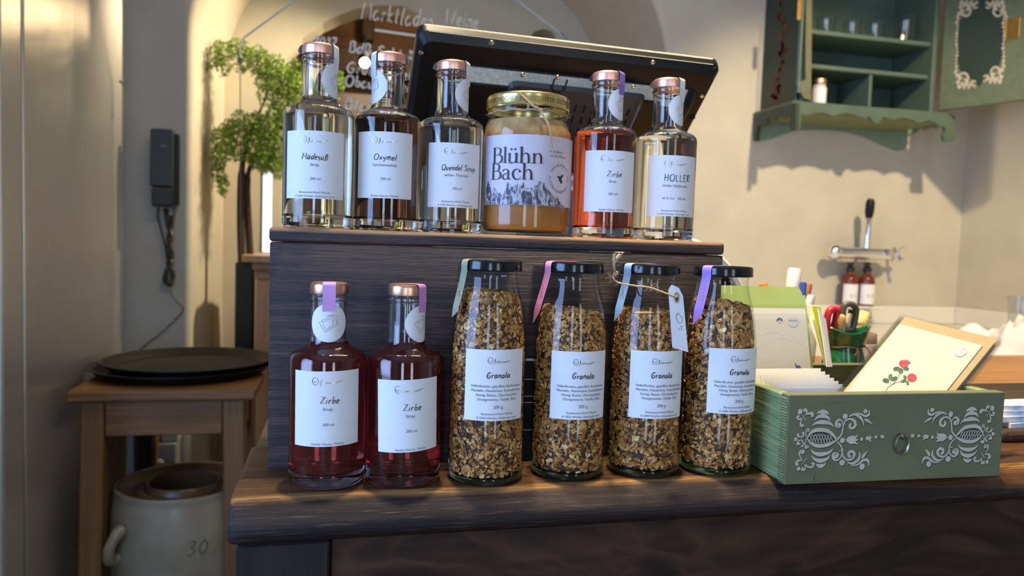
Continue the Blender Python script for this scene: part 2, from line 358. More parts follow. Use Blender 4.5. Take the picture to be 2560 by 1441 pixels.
# ------------------------------------------------------------------ 2D drawing helpers
def cat(pts, sub=6, closed=False):
    P = [Vector((p[0], p[1])) if len(p) == 2 else Vector(p) for p in pts]; n = len(P)
    if n < 3: return P
    out = []
    for i in range(n if closed else n-1):
        p0 = P[(i-1) % n] if (closed or i) else P[0]; p1 = P[i]; p2 = P[(i+1) % n]; p3 = P[(i+2) % n] if (closed or i < n-2) else P[-1]
        for k in range(sub):
            t = k/sub; out.append(.5*((2*p1)+(p2-p0)*t+(2*p0-5*p1+4*p2-p3)*t*t+(3*p1-p0-3*p2+p3)*t**3))
    if not closed: out.append(P[-1])
    return out
class D2:
    """flat 2D drawing -> polygons, later mapped onto a surface"""
    def __init__(s): s.v = []; s.f = []
    def stroke(s, pts, w, sub=5, taper=False, smooth=True):
        P = cat(pts, sub) if smooth else [Vector(p) for p in pts]
        n = len(P); ws = w if isinstance(w, (list, tuple)) else None; b = len(s.v)
        for i, p in enumerate(P):
            a = P[max(i-1, 0)]; c = P[min(i+1, n-1)]; d = c-a
            d = d.normalized() if d.length > 1e-9 else Vector((1, 0)); nn = Vector((-d.y, d.x)); u = i/max(1, n-1)
            if ws:
                x = u*(len(ws)-1); k = min(int(x), len(ws)-2); hw = (ws[k]*(1-(x-k))+ws[k+1]*(x-k))/2
            else: hw = w/2*(math.sin(PI*min(1, max(.06, u)))**.5 if taper else 1)
            s.v += [p+nn*hw, p-nn*hw]
        s.f += [(b+2*i, b+2*i+1, b+2*i+3, b+2*i+2) for i in range(n-1)]; return s
    def dot(s, x, y, rx, ry=None, n=14, rot=0):
        ry = rx if ry is None else ry; b = len(s.v); cr, sr = math.cos(rot), math.sin(rot)
        for k in range(n):
            a = 2*PI*k/n; u, v = rx*math.cos(a), ry*math.sin(a); s.v.append(Vector((x+u*cr-v*sr, y+u*sr+v*cr)))
        s.f.append(tuple(range(b, b+n))); return s
    def poly(s, pts, smooth=False, sub=4):
        P = cat(pts, sub, True) if smooth else [Vector(p) for p in pts]; b = len(s.v); s.v += P; s.f.append(tuple(range(b, b+len(P)))); return s
    def add(s, o, dx=0, dy=0, sc=1, rot=0, sh=0):
        b = len(s.v); cr, sr = math.cos(rot), math.sin(rot)
        for p in o.v:
            x, y = p[0]*sc+sh*p[1]*sc, p[1]*sc; s.v.append(Vector((x*cr-y*sr+dx, x*sr+y*cr+dy)))
        s.f += [tuple(i+b for i in f) for f in o.f]; return s
    def mb(s, fn):
        m = MB(); m.add([fn(p[0], p[1]) for p in s.v], s.f); return m
_tc = {}
def text2d(body, size=1.0, bold=0.0, align='CENTER', res=2):
    key = (body, bold, align, res)
    if key not in _tc:
        cu = bpy.data.curves.new('txt', 'FONT'); cu.body = body; cu.size = 1; cu.align_x = align; cu.offset = bold; cu.resolution_u = res; cu.fill_mode = 'FRONT'
        o = bpy.data.objects.new('txt', cu); me = bpy.data.meshes.new_from_object(o)
        d = D2(); d.v = [Vector((v.co.x, v.co.y)) for v in me.vertices]; d.f = [tuple(p.vertices) for p in me.polygons]
        bpy.data.objects.remove(o); bpy.data.curves.remove(cu); bpy.data.meshes.remove(me); _tc[key] = d
    d = D2(); d.add(_tc[key], sc=size); return d
# hand-written single-stroke letters: width, strokes (x, y), baseline 0, x-height .55, caps 1
O_ = [(.5, 1), (.18, .85), (.05, .5), (.2, .1), (.5, 0), (.8, .2), (.92, .55), (.8, .9), (.5, 1)]
o_ = [(.3, .55), (.08, .42), (.05, .15), (.25, 0), (.48, .15), (.5, .4), (.3, .55)]
a_ = [[(.48, .5), (.25, .55), (.06, .35), (.08, .08), (.25, 0), (.45, .2), (.5, .52)], [(.5, .52), (.48, .2), (.55, .02)]]
u_ = [(.06, .54), (.05, .2), (.15, .02), (.35, .05), (.5, .54)]
GL = {
 'Z': (.8, [[(.1, .95), (.75, 1), (.1, .02), (.8, .04)]]), 'i': (.28, [[(.15, .52), (.12, 0)], [(.18, .74), (.2, .8)]]),
 'r': (.45, [[(.1, .53), (.08, 0)], [(.08, .25), (.2, .5), (.42, .5)]]), 'b': (.55, [[(.15, 1), (.06, 0)], [(.06, .1), (.3, 0), (.5, .2), (.4, .45), (.1, .35)]]),
 'e': (.5, [[(.08, .28), (.42, .34), (.36, .54), (.12, .45), (.06, .15), (.2, 0), (.45, .06)]]),
 'G': (.85, [[(.78, .85), (.5, 1), (.18, .75), (.08, .35), (.25, .02), (.6, .04), (.75, .35)], [(.42, .42), (.76, .42)]]),
 'a': (.62, a_), 'n': (.58, [[(.08, .53), (.06, 0)], [(.06, .3), (.25, .54), (.44, .48), (.48, 0)]]), 'o': (.58, [o_]),
 'l': (.3, [[(.22, 1), (.08, .1), (.22, .02)]]), 'O': (1.0, [O_]), 'x': (.55, [[(.05, .5), (.5, 0)], [(.5, .52), (.02, 0)]]),
 'y': (.55, [[(.06, .52), (.15, .25), (.35, .22)], [(.52, .55), (.2, -.3)]]), 'm': (.85, [[(.08, .53), (.06, 0)], [(.06, .3), (.22, .54), (.38, .48), (.4, 0)], [(.4, .3), (.56, .54), (.74, .48), (.76, 0)]]),
 'M': (.95, [[(.02, 0), (.14, .98), (.45, .35), (.8, 1), (.88, 0)]]), 'd': (.6, [a_[0][:-1]+[(.48, .3)], [(.6, 1), (.5, .02)]]),
 's': (.45, [[(.42, .5), (.15, .52), (.1, .32), (.38, .22), (.35, .03), (.05, .02)]]), 'u': (.58, [u_]),
 'ü': (.58, [u_, [(.14, .74), (.15, .8)], [(.4, .74), (.41, .8)]]), 'ä': (.62, a_+[[(.16, .74), (.17, .8)], [(.42, .74), (.43, .8)]]),
 'ö': (.58, [o_, [(.16, .74), (.17, .8)], [(.42, .74), (.43, .8)]]),
 'ß': (.6, [[(.06, -.15), (.14, .8), (.35, .95), (.5, .75), (.28, .5), (.52, .3), (.45, .03), (.2, .04)]]),
 'Q': (1.0, [O_, [(.55, .25), (.95, -.05)]]), 'S': (.7, [[(.66, .88), (.35, 1), (.1, .75), (.4, .52), (.62, .28), (.4, 0), (.05, .08)]]),
 'p': (.55, [[(.1, .53), (.02, -.35)], [(.08, .42), (.3, .55), (.5, .35), (.4, .05), (.08, .08)]]),
 'H': (.8, [[(.1, 1), (.06, 0)], [(.66, 1), (.64, 0)], [(.08, .48), (.65, .52)]]), 'L': (.6, [[(.1, 1), (.08, .02)], [(.08, .02), (.55, .03)]]),
 'E': (.65, [[(.12, .98), (.1, .02)], [(.02, .97), (.62, 1)], [(.12, .55), (.5, .56)], [(0, .02), (.6, .02)]]),
 'R': (.75, [[(.2, .95), (.15, 0)], [(.05, .7), (.25, 1), (.6, .9), (.55, .6), (.2, .5)], [(.25, .5), (.5, .1), (.7, .05)]]),
 'k': (.55, [[(.12, 1), (.06, 0)], [(.45, .55), (.1, .26), (.48, 0)]]), 't': (.42, [[(.2, .85), (.14, .1), (.3, .02)], [(.02, .58), (.38, .6)]]),
 'W': (1.1, [[(.04, 1), (.2, .02), (.5, .7), (.72, .02), (1.0, 1)]]), '2': (.6, [[(.06, .8), (.3, 1), (.5, .8), (.35, .4), (.05, .02), (.55, .04)]]),
 '0': (.65, [[(.3, 1), (.08, .7), (.08, .3), (.3, 0), (.5, .3), (.52, .7), (.3, 1)]]), '1': (.35, [[(.05, .75), (.25, 1), (.22, 0)]]),
 '7': (.6, [[(.04, .96), (.52, 1), (.2, 0)], [(.1, .5), (.45, .52)]]), 'B': (.7, [[(.12, 1), (.08, 0)], [(.1, 1), (.5, .95), (.48, .6), (.12, .52)], [(.12, .52), (.6, .45), (.55, .05), (.08, 0)]]),
 'K': (.65, [[(.1, 1), (.08, 0)], [(.58, 1), (.1, .5), (.6, 0)]]), 'f': (.4, [[(.42, .95), (.2, .95), (.14, .4), (.1, -.2)], [(0, .5), (.35, .52)]]),
 'V': (.75, [[(.05, 1), (.35, 0), (.7, 1)]]), ' ': (.4, []), '3': (.6, [[(.06, .9), (.35, 1), (.5, .78), (.25, .55), (.52, .35), (.4, .04), (.04, .06)]]),
}
def hand(word, h, w, slant=.12, rot=0.0, seed=1, center=True, width=None):
    r = random.Random(seed); d = D2(); x = 0.0; tot = sum(GL[c][0]+.16 for c in word)-.16; kx = width/(tot*h) if width else 1.0
    for ch in word:
        wd, st = GL[ch]; j = r.uniform(-.04, .04)
        for s_ in st:
            d.stroke([((x+p[0])*h*kx+slant*(p[1]+j)*h, (p[1]+j)*h) for p in s_], [w*.9, w*1.1, w*.8], 4, smooth=len(s_) > 2 and ch not in 'ZMWVL')
        x += wd+.16
    o = D2(); o.add(d, dx=0, dy=0, rot=0)
    if center:
        for p in o.v: p.x -= x*h*kx/2
    q = D2(); q.add(o, rot=rot); return q
def signature(wd, lw):
    s = wd; d = D2()
    d.stroke([(-.47*s, .06*s), (-.44*s, -.06*s), (-.34*s, -.10*s), (-.27*s, 0), (-.30*s, .13*s), (-.41*s, .14*s), (-.46*s, .04*s), (-.40*s, -.02*s), (-.33*s, .02*s)], lw)
    d.stroke([(-.21*s, -.13*s), (-.19*s, .0), (-.16*s, .11*s), (-.17*s, -.01*s), (-.13*s, -.05*s), (-.07*s, -.02*s), (-.04*s, .01*s), (-.08*s, -.04*s), (-.03*s, -.06*s), (.02*s, 0), (.03*s, -.05*s),
              (.09*s, -.02*s), (.11*s, -.05*s), (.17*s, -.02*s), (.19*s, -.05*s), (.25*s, -.01*s), (.23*s, -.05*s), (.29*s, -.05*s), (.33*s, .01*s), (.35*s, -.04*s), (.40*s, 0), (.50*s, .03*s)], lw)
    return d
def cylmap(R, z0, off=0.0, tilt=0.0):
    def fn(u, v, w=0):
        u2 = u*math.cos(tilt)-v*math.sin(tilt); v2 = u*math.sin(tilt)+v*math.cos(tilt)
        a = u2/R; rr = R+off+w; return (rr*math.sin(a), -rr*math.cos(a), z0+v2)
    return fn
def cyl_label(R, z0, wd, ht, tilt=0.0, n=18, th=.0002):
    m = MB(); fn = cylmap(R, z0, .0003, tilt); vs = []; fs = []
    for w_ in (0, th):
        for i in range(n+1):
            for v in (-ht/2, ht/2): vs.append(fn(-wd/2+wd*i/n, v, w_))
    N = 2*(n+1)
    for i in range(n):
        a = 2*i; fs += [(a, a+2, a+3, a+1), (N+a, N+a+1, N+a+3, N+a+2), (a, N+a, N+a+2, a+2), (a+1, a+3, N+a+3, N+a+1)]
    fs += [(0, 1, N+1, N), (N-2, 2*N-2, 2*N-1, N-1)]
    return m.add(vs, fs)
# ================================================================== SETTING
WB, WF, CEIL = 2.54, 3.2, 2.85
XL, YF = -1.50, -2.4
XC = at(2400, 600, Y=WB).x
struct('floor', MB().box(XL-.1, XC+.1, YF-.1, 4.7, -.06, 0), M['floor'])
struct('ceiling', MB().box(XL-.1, XC+.1, YF-.1, 4.7, CEIL, CEIL+.06), M['ceiling'])
struct('wall_right', MB().box(XC, XC+.1, YF, WB+.1, 0, CEIL), M['plaster'])
def wall_with_window(x0, x1, wins):   # wall along x with rectangular openings, y 0..-.1
    m = MB(); x = x0
    for a, b, c, d in wins:
        m.box(x, a, -.1, 0, 0, CEIL); m.box(a, b, -.1, 0, 0, c); m.box(a, b, -.1, 0, d, CEIL); x = b
    return m.box(x, x1, -.1, 0, 0, CEIL)
fw = [(-.85, -.39, .12, 2.28), (.69, 1.15, .12, 2.28)]
struct('wall_front', wall_with_window(XL, XC+.1, fw).tf(Matrix.Translation((0, YF, 0))), M['room'])
lw_ = [(-.62, .52, .88, 2.12)]
struct('wall_left', wall_with_window(YF, WB+.1, lw_).tf(Matrix.Translation((XL, 0, 0)) @ Matrix.Rotation(PI/2, 4, 'Z')), M['room'])
for k, (a, b, c, d) in enumerate(fw):
    o = struct('window_%d' % (k+1), MB().box(a, a+.03, YF-.08, YF-.04, c, d).box(b-.03, b, YF-.08, YF-.04, c, d).box(a+.03, b-.03, YF-.08, YF-.04, c, c+.03).box(a+.03, b-.03, YF-.08, YF-.04, d-.03, d), M['white'])
    part('pane', MB().box(a+.03, b-.03, YF-.064, YF-.058, c+.03, d-.03), M['tumbler'], o)
a, b, c, d = lw_[0]
o = struct('window_3', MB().box(XL+.02, XL+.06, a, a+.04, c, d).box(XL+.02, XL+.06, b-.04, b, c, d).box(XL+.02, XL+.06, a+.04, b-.04, c, c+.04).box(XL+.02, XL+.06, a+.04, b-.04, d-.04, d), M['white'])
part('pane', MB().box(XL+.038, XL+.044, a+.04, b-.04, c+.04, d-.04), M['tumbler'], o)
# back wall with the vaulted niche
XN0 = at(480, 400, Y=WB).x; XN1 = at(1672, 140, Y=WB).x; XM = (XN0+XN1)/2; HA = (XN1-XN0)/2
SPR = 1.72; CRN = 2.36
def nz_(x):
    u = min(1, abs(x-XM)/HA); return SPR+(CRN-SPR)*math.sqrt(max(0, 1-u**2.4))
NX = [XM-HA*math.cos(PI*i/36) for i in range(37)]
m = MB(); rb = .022; nsg = 6
struct('wall_pier', MB().box(XL, XN0-rb, WB, WB+.1, 0, CEIL), M['plaster_grey']); m.box(XN1+rb, XC+.1, WB, WB+.1, 0, CEIL)
arch = [(XN0, 0)]+[(x, nz_(x)) for x in NX]+[(XN1, 0)]
# front face above the arch + rounded arris + soffit, swept along the arch outline
def outn(i):
    p = Vector(arch[max(i-1, 0)]); q = Vector(arch[min(i+1, len(arch)-1)]); t = (q-p).normalized(); return Vector((-t.y, t.x))
rows = []
for i, (x, z) in enumerate(arch):
    n_ = outn(i)
    if i == 0: n_ = Vector((-1, 0))
    if i == len(arch)-1: n_ = Vector((1, 0))
    row = []
    for k in range(nsg+1):
        a_ = PI/2*k/nsg; off = rb*(1-math.sin(a_)); dy = rb*(1-math.cos(a_))
        row.append((x+n_.x*off, WB+dy, z+n_.y*off))
    row.append((x, WF, z)); rows.append(row)
mm = MB()
for i in range(len(rows)-1):
    A, B = rows[i], rows[i+1]
    for k in range(len(A)-1): mm.add([A[k], B[k], B[k+1], A[k+1]], [(0, 1, 2, 3)])
struct('wall_niche', mm, M['plaster'], smooth=SM)
for i in range(1, len(rows)-2):
    A, B = rows[i][0], rows[i+1][0]; m.add([A, B, (B[0], WB, CEIL), (A[0], WB, CEIL)], [(0, 1, 2, 3)])
A = rows[1][0]; m.add([(XN0-rb, WB, 0), (XN0-rb, WB, A[2]), (A[0], WB, A[2])], [(0, 1, 2)])
m.add([(XN0-rb, WB, rows[1][0][2]), rows[1][0], (rows[1][0][0], WB, CEIL), (XN0-rb, WB, CEIL)], [(0, 1, 2, 3)])
m.add([(XN1+rb, WB, rows[-2][0][2]), rows[-2][0], (rows[-2][0][0], WB, CEIL), (XN1+rb, WB, CEIL)], [(0, 1, 2, 3)])
struct('wall_back', m, M['plaster'])
# far wall of the niche: two arched openings to the store room and a window slit
ap = [(706, 230), (707, 185), (712, 144), (755, 95), (807, 56), (850, 36), (893, 21), (953, 13), (1009, 15), (1044, 34), (1075, 62), (1098, 110), (1105, 180)]
A1 = [(at(x, y, Y=WF).x, at(x, y, Y=WF).z) for x, y in ap]
A2 = [(at(x, y, Y=WF).x, at(x, y, Y=WF).z) for x, y in ((1312, 120), (1322, 92), (1340, 77), (1357, 72), (1378, 76), (1390, 92), (1396, 120))]
sx0, sx1 = at(648, 520, Y=WF).x, at(679, 520, Y=WF).x; sz0, sz1 = at(660, 632, Y=WF).z, at(660, 396, Y=WF).z
m = MB(); T = WF+.16; ZT = 2.5
def colbox(xa, xb, z0a, z0b, z1):
    m.add([(xa, WF, z0a), (xb, WF, z0b), (xb, WF, z1), (xa, WF, z1), (xa, T, z0a), (xb, T, z0b), (xb, T, z1), (xa, T, z1)],
          [(0, 1, 2, 3), (5, 4, 7, 6), (0, 4, 5, 1), (0, 3, 7, 4), (1, 5, 6, 2)])
colbox(XN0-.05, sx0, 0, 0, ZT); colbox(sx0, sx1, 0, 0, sz0); colbox(sx0, sx1, sz1, sz1, ZT)
colbox(sx1, A1[0][0], 0, 0, ZT)
for P_ in (A1, A2):
    for p, q in zip(P_, P_[1:]): colbox(p[0], q[0], p[1], q[1], ZT)
colbox(A1[-1][0], A2[0][0], 0, 0, ZT); colbox(A2[-1][0], XN1+.05, 0, 0, ZT)
struct('wall_far', m, M['plaster'])
o = struct('window_4', MB().box(sx0, sx0+.004, WF+.06, WF+.09, sz0, sz1).box(sx1-.004, sx1, WF+.06, WF+.09, sz0, sz1), M['white'])
part('pane', MB().box(sx0+.004, sx1-.004, WF+.073, WF+.077, sz0, sz1), M['tumbler'], o)
# store room behind the arch
struct('wall_store', MB().box(A1[0][0]-.03, A2[-1][0]+.4, 4.6, 4.68, 0, CEIL).box(A1[0][0]-.03, A1[0][0]-.001, T, 4.6, 0, CEIL).box(A2[-1][0]+.34, A2[-1][0]+.4, T, 4.6, 0, CEIL), wood('store_wall', (.10, .05, .022), (.17, .085, .036), (.22, .115, .05), 'X', 5, .7, .1))
SY = 4.3
def sb(x0, y0, x1, y1, Y=SY, d=.1):   # board in the store room seen through the arch
    a_, b_ = at(x0, y1, Y=Y), at(x1, y0, Y=Y); return MB().box(a_.x, b_.x, Y, Y+d, a_.z, b_.z, .006)
a_, b_ = at(640, 150, Y=SY), at(1240, 96, Y=SY)
tag(part('ceiling_beam', MB().box(a_.x, b_.x, SY, SY+.12, a_.z-.02, a_.z+.115, .008), M['darkwood']), 'dark wooden beam crossing the store room behind the arch', 'beam')
t_ = tag(part('post', sb(905, -60, 938, 98, SY+.14), M['darkwood']), 'dark wooden post standing above the beam in the store room', 'post')
tag(part('wall_shelf', sb(700, 243, 1010, 282, SY, .25), pm('grey_shelf', (.30, .27, .25), .6)), 'pale grey shelf board low in the arch behind the bottles', 'shelf')
lc = at(912, 157, Y=4.0)
t_ = thing('spotlight', 'small glowing ceiling spotlight seen through the arch', 'lamp', lc)
part('bulb', MB().ball((0, 0, 0), .026, 14, 8, (1, .6, 1)), (lambda q: (q.b.inputs['Emission Color'].__setattr__('default_value', (1, .93, .8, 1)), q.b.inputs['Emission Strength'].__setattr__('default_value', 14), q.m)[2])(NT('lamp_glow')), t_, SM)
part('lamp_head', MB().lathe([(.012, .065), (.03, .06), (.034, .0), (.032, -.012)], 20, (0, .035, 0), (True, False)), M['black'], t_, SM)
part('mount_stem', MB().tube([(0, .035, .06), (0, .06, .16), (0, .3, .2)], .006), M['black'], t_)
spot('store_spot', lc+Vector((-.02, -.05, 0)), (-.65, 2.1, 1.50), 34, (1, .78, .45), 40, .6, .03)
l = bpy.data.lights.new('store_light', 'POINT'); l.energy = 9; l.color = (1, .72, .42); l.shadow_soft_size = .05
lo = bpy.data.objects.new('store_light', l); COL.objects.link(lo); lo.location = lc+Vector((.15, -.12, .1))
# ================================================================== BAR COUNTER
ZC = .8975; CX0 = -.0787; CX1 = XC-.01
t_ = thing('bar_counter', 'long dark-stained oak bar counter with rounded worn front edge', 'counter', (CX0, .6, 0))
def rel(m, o): return m.tf(Matrix.Translation(-Vector(o.location)))
prof = [(.744, ZC), (.62, ZC), (.597, ZC), (.593, ZC-.0004), (.589, ZC-.0020), (.583, ZC-.0050), (.577, ZC-.0090), (.5730, ZC-.0138), (.5715, ZC-.0188), (.5728, ZC-.0240), (.5765, ZC-.0282), (.5820, ZC-.0312), (.590, ZC-.0326), (.62, ZC-.0328), (.744, ZC-.0328)]
npf = len(prof); m = MB()
xs = [CX0, CX0+.0015, CX0+.005]+[CX0+.02+(CX1-CX0-.02)*i/30 for i in range(31)]
vs = []
for i, x in enumerate(xs):
    k = (.0035, .0010, 0)[i] if i < 3 else 0
    for (y, z) in prof:
        cyy, czz = .66, ZC-.017; s_ = 1-k/.03
        vs.append((x, cyy+(y-cyy)*(s_ if y < .74 else 1), czz+(z-czz)*s_))
fs = [tuple(range(npf))]+[tuple((len(xs)-1)*npf+k for k in range(npf-1, -1, -1))]
for i in range(len(xs)-1):
    for k in range(npf): k2 = (k+1) % npf; fs.append((i*npf+k, (i+1)*npf+k, (i+1)*npf+k2, i*npf+k2))
m.add(vs, fs)
nose_mat = NT('worn_lit_oak_front')
v = nose_mat.coord((.045, 1, 1)); fine = nose_mat.noise(v, 520, 6, .7); med = nose_mat.noise(v, 80, 6, .65, .6); patch = nose_mat.noise(nose_mat.coord((.4, 1, 1)), 9, 4, .6)
dark = nose_mat.ramp(med, [(.30, (.005, .003, .003)), (.5, (.019, .011, .010)), (.70, (.055, .034, .029))])
dark = nose_mat.mix(nose_mat.math('MULTIPLY', nose_mat.ramp(fine, [(.56, (0,)*3), (.66, (1,)*3)]), nose_mat.ramp(patch, [(.35, (.15,)*3), (.65, (1,)*3)])), dark, (.17, .108, .075))
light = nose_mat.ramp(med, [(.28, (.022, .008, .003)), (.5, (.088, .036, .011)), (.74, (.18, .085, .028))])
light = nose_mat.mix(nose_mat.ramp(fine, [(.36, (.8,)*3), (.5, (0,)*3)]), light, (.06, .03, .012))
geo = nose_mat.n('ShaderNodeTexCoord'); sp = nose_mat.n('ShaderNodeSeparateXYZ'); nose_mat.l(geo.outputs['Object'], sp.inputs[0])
mr = nose_mat.n('ShaderNodeMapRange'); lit_right = nose_mat.math('MULTIPLY', nose_mat.math('MULTIPLY', nose_mat.math('SUBTRACT', sp.outputs['X'], .42), 2.4, True), .021)  # lighter towards the right: warm lamp light painted into the nose colour
nose_mat.l(nose_mat.math('ADD', nose_mat.math('ADD', sp.outputs['Z'], lit_right), nose_mat.math('MULTIPLY', nose_mat.math('SUBTRACT', patch, .5), .0045)), mr.inputs['Value'])
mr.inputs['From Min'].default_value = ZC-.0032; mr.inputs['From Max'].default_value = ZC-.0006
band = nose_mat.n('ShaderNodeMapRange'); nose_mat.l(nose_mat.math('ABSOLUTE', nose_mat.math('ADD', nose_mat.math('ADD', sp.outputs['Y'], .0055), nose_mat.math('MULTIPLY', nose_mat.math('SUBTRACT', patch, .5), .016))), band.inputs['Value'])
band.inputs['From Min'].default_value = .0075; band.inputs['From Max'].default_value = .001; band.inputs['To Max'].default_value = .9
light = nose_mat.mix(nose_mat.math('MULTIPLY', band.outputs[0], nose_mat.ramp(fine, [(.40, (.15,)*3), (.55, (1,)*3)])), light, (.44, .23, .075))  # pale arris band: rubbed edge plus a painted lamp highlight
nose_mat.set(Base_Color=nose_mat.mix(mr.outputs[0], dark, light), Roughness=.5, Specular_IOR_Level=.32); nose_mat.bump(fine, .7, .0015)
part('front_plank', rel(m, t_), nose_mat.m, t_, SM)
part('plank', rel(MB().box(CX0+.004, .3495, .7455, 1.02, ZC-.04, ZC-.0006, .0012), t_), M['top_wood'], t_)
part('plank', rel(MB().box(.3505, CX1, .7455, 1.02, ZC-.04, ZC-.0006, .0012), t_), M['back_wood'], t_)
part('plank', rel(MB().box(CX0+.004, .3495, 1.0215, 1.30, ZC-.04, ZC-.0006, .0012), t_), M['top_wood'], t_)
part('plank', rel(MB().box(.3505, CX1, 1.0215, 1.30, ZC-.04, ZC-.0006, .0012), t_), M['back_wood'], t_)
pl = at(575, 1420, Y=.585).x; pr_ = at(826, 1420, Y=.585).x
part('corner_post', rel(MB().box(CX0+.006, pr_-.0006, .584, .70, 0, ZC-.0330, .002), t_), M['post_wood'], t_)
part('front_panel', rel(MB().box(pr_+.0004, CX1, .5875, .66, 0, ZC-.0330, .001), t_), M['panel_wood'], t_)
part('end_panel', rel(MB().box(CX0+.006, CX0+.03, .70, 1.28, 0, ZC-.041, .001), t_), M['post_wood'], t_)
part('back_panel', rel(MB().box(CX0+.03, CX1, 1.26, 1.28, 0, ZC-.041), t_), M['post_wood'], t_)
# white sink counter on the back wall
zs = at(2300, 809, Y=WB).z; zt = at(2300, 767, Y=WB-.02).z
t_ = thing('sink_counter', 'white sink counter with low upstand under the wall tap', 'counter', (1.7, 1.9, 0))
x0 = 1.0
part('slab', rel(MB().box(x0, XC-.001, 1.325, WB-.001, zs-.05, zs, .006, 2), t_), M['ceramic'], t_)
part('upstand', rel(MB().box(x0, XC-.021, WB-.02, WB-.001, zs+.0002, zt, .004, 2), t_), M['ceramic'], t_)
part('side_upstand', rel(MB().box(XC-.02, XC-.001, 1.6, WB-.001, zs+.0002, zt, .004, 2), t_), M['ceramic'], t_)
part('cabinet_front', rel(MB().box(x0, XC-.001, 1.36, 1.38, 0, zs-.05), t_), M['white'], t_)
part('side_panel', rel(MB().box(x0, x0+.02, 1.38, WB-.001, 0, zs-.05), t_), M['white'], t_)

# ================================================================== DISPLAY BOX
BX0, BX1, BY0, BY1, BZ = -.0585, .3742, .6695, .785, 1.1095
t_ = thing('display_box', 'dark-stained plank box carrying the upper row of bottles', 'box', ((BX0+BX1)/2, BY0, ZC))
bm_ = NT('stained_front'); v = bm_.coord((.05, 1, 1)); fine = bm_.noise(v, 620, 6, .7); med = bm_.noise(v, 110, 6, .65, .7); patch = bm_.noise(bm_.coord((.5, 1, 1)), 8, 4, .6)
c = bm_.ramp(med, [(.32, (.012, .007, .007)), (.5, (.052, .027, .022)), (.68, (.130, .070, .054))])
c = bm_.mix(bm_.ramp(fine, [(.34, (1,)*3), (.5, (0,)*3)]), c, (.012, .008, .009))
c = bm_.mix(bm_.math('MULTIPLY', bm_.ramp(fine, [(.62, (0,)*3), (.72, (.8,)*3)]), bm_.ramp(patch, [(.4, (0,)*3), (.75, (1,)*3)])), c, (.16, .095, .075))
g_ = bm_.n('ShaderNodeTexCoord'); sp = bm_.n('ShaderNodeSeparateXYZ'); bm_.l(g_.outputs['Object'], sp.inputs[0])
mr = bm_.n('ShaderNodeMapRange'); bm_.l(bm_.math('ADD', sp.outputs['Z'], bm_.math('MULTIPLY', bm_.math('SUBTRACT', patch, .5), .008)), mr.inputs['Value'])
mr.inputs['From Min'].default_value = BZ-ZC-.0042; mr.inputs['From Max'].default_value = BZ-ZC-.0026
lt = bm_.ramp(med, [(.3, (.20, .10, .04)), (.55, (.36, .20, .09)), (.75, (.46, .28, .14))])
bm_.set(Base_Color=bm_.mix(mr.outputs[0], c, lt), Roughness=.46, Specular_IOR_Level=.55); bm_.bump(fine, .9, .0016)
TB = .0125
def wavy(m, amp, seed):
    r = random.Random(seed); ph = [r.uniform(0, 6) for _ in range(4)]
    m.v = [(x, y+amp*(math.sin(x*40+ph[0])+math.sin(z*55+ph[1])), z+amp*(math.sin(x*33+ph[2])+.6*math.sin(x*90+ph[3]))) for x, y, z in m.v]; return m
part('top_board', rel(MB().box(BX0, BX1, BY0, BY1, BZ-TB, BZ, .0032, 3), t_), bm_.m, t_, SM)
part('front_board', rel(MB().box(BX0+.0008, BX1-.001, BY0+.0006, BY0+.013, ZC, BZ-TB-.0006, .0016, 2), t_), bm_.m, t_, SM)
part('side_board', rel(MB().box(BX0+.002, BX0+.015, BY0+.0135, BY1-.001, ZC, BZ-TB-.0006, .001), t_), M['box_wood'], t_)
part('side_board', rel(MB().box(BX1-.015, BX1-.002, BY0+.0135, BY1-.001, ZC, BZ-TB-.0006, .001), t_), M['box_wood'], t_)

# ================================================================== BOTTLES
BO = [(0, .0008), (.022, .0008), (.0265, 0), (.0295, .0006), (.0310, .0025), (.0315, .0055), (.0315, .1025), (.0309, .1058), (.0290, .1088), (.0245, .1112), (.0195, .1132), (.0170, .1157), (.0157, .119), (.0151, .124), (.0150, .150), (.0152, .1522), (.0162, .1532), (.0163, .1552), (.0152, .1562), (.0148, .1585)]
BI = [(.0122, .1585), (.0122, .122), (.0127, .1185), (.0146, .1148), (.0185, .1108), (.0240, .1088), (.0275, .1062), (.0289, .1025), (.0289, .0165), (.0280, .0130), (.0245, .0112), (.0120, .0122), (0, .0128)]
def inner_r(z):
    L = sorted(((zz, r) for r, zz in BI if r > 0), key=lambda q: q[0]); 
    for (z0, r0), (z1, r1) in zip(L, L[1:]):
        if z0 <= z <= z1: return r0+(r1-r0)*((z-z0)/max(1e-9, z1-z0))
    return L[-1][1]
def shells():
    g = MB().lathe(BO+BI, 64, cap=(False, False)); return g
def liquid_mb(level):
    e = .00018; pr = [(0, .0128-e)]+[(r+e, z-(e if z < .013 else 0)) for r, z in reversed(BI[:-1]) if z < level-.001]
    pr += [(inner_r(level)+e, level), (inner_r(level)*.6, level-.0003), (0, level-.0003)]
    return MB().lathe(pr, 64, cap=(False, False))
def dens(pts, n=6):
    o = []
    for a, b in zip(pts, pts[1:]): o += [(a[0]+(b[0]-a[0])*k/n, a[1]+(b[1]-a[1])*k/n) for k in range(n)]
    return o+[pts[-1]]
CAPP = [(0, .1672), (.0120, .1672), (.0146, .1668), (.0156, .1655), (.0158, .1640), (.0158, .1588), (.0156, .1578), (.0150, .1576)]
GLASS_ME = None
FIX = {}
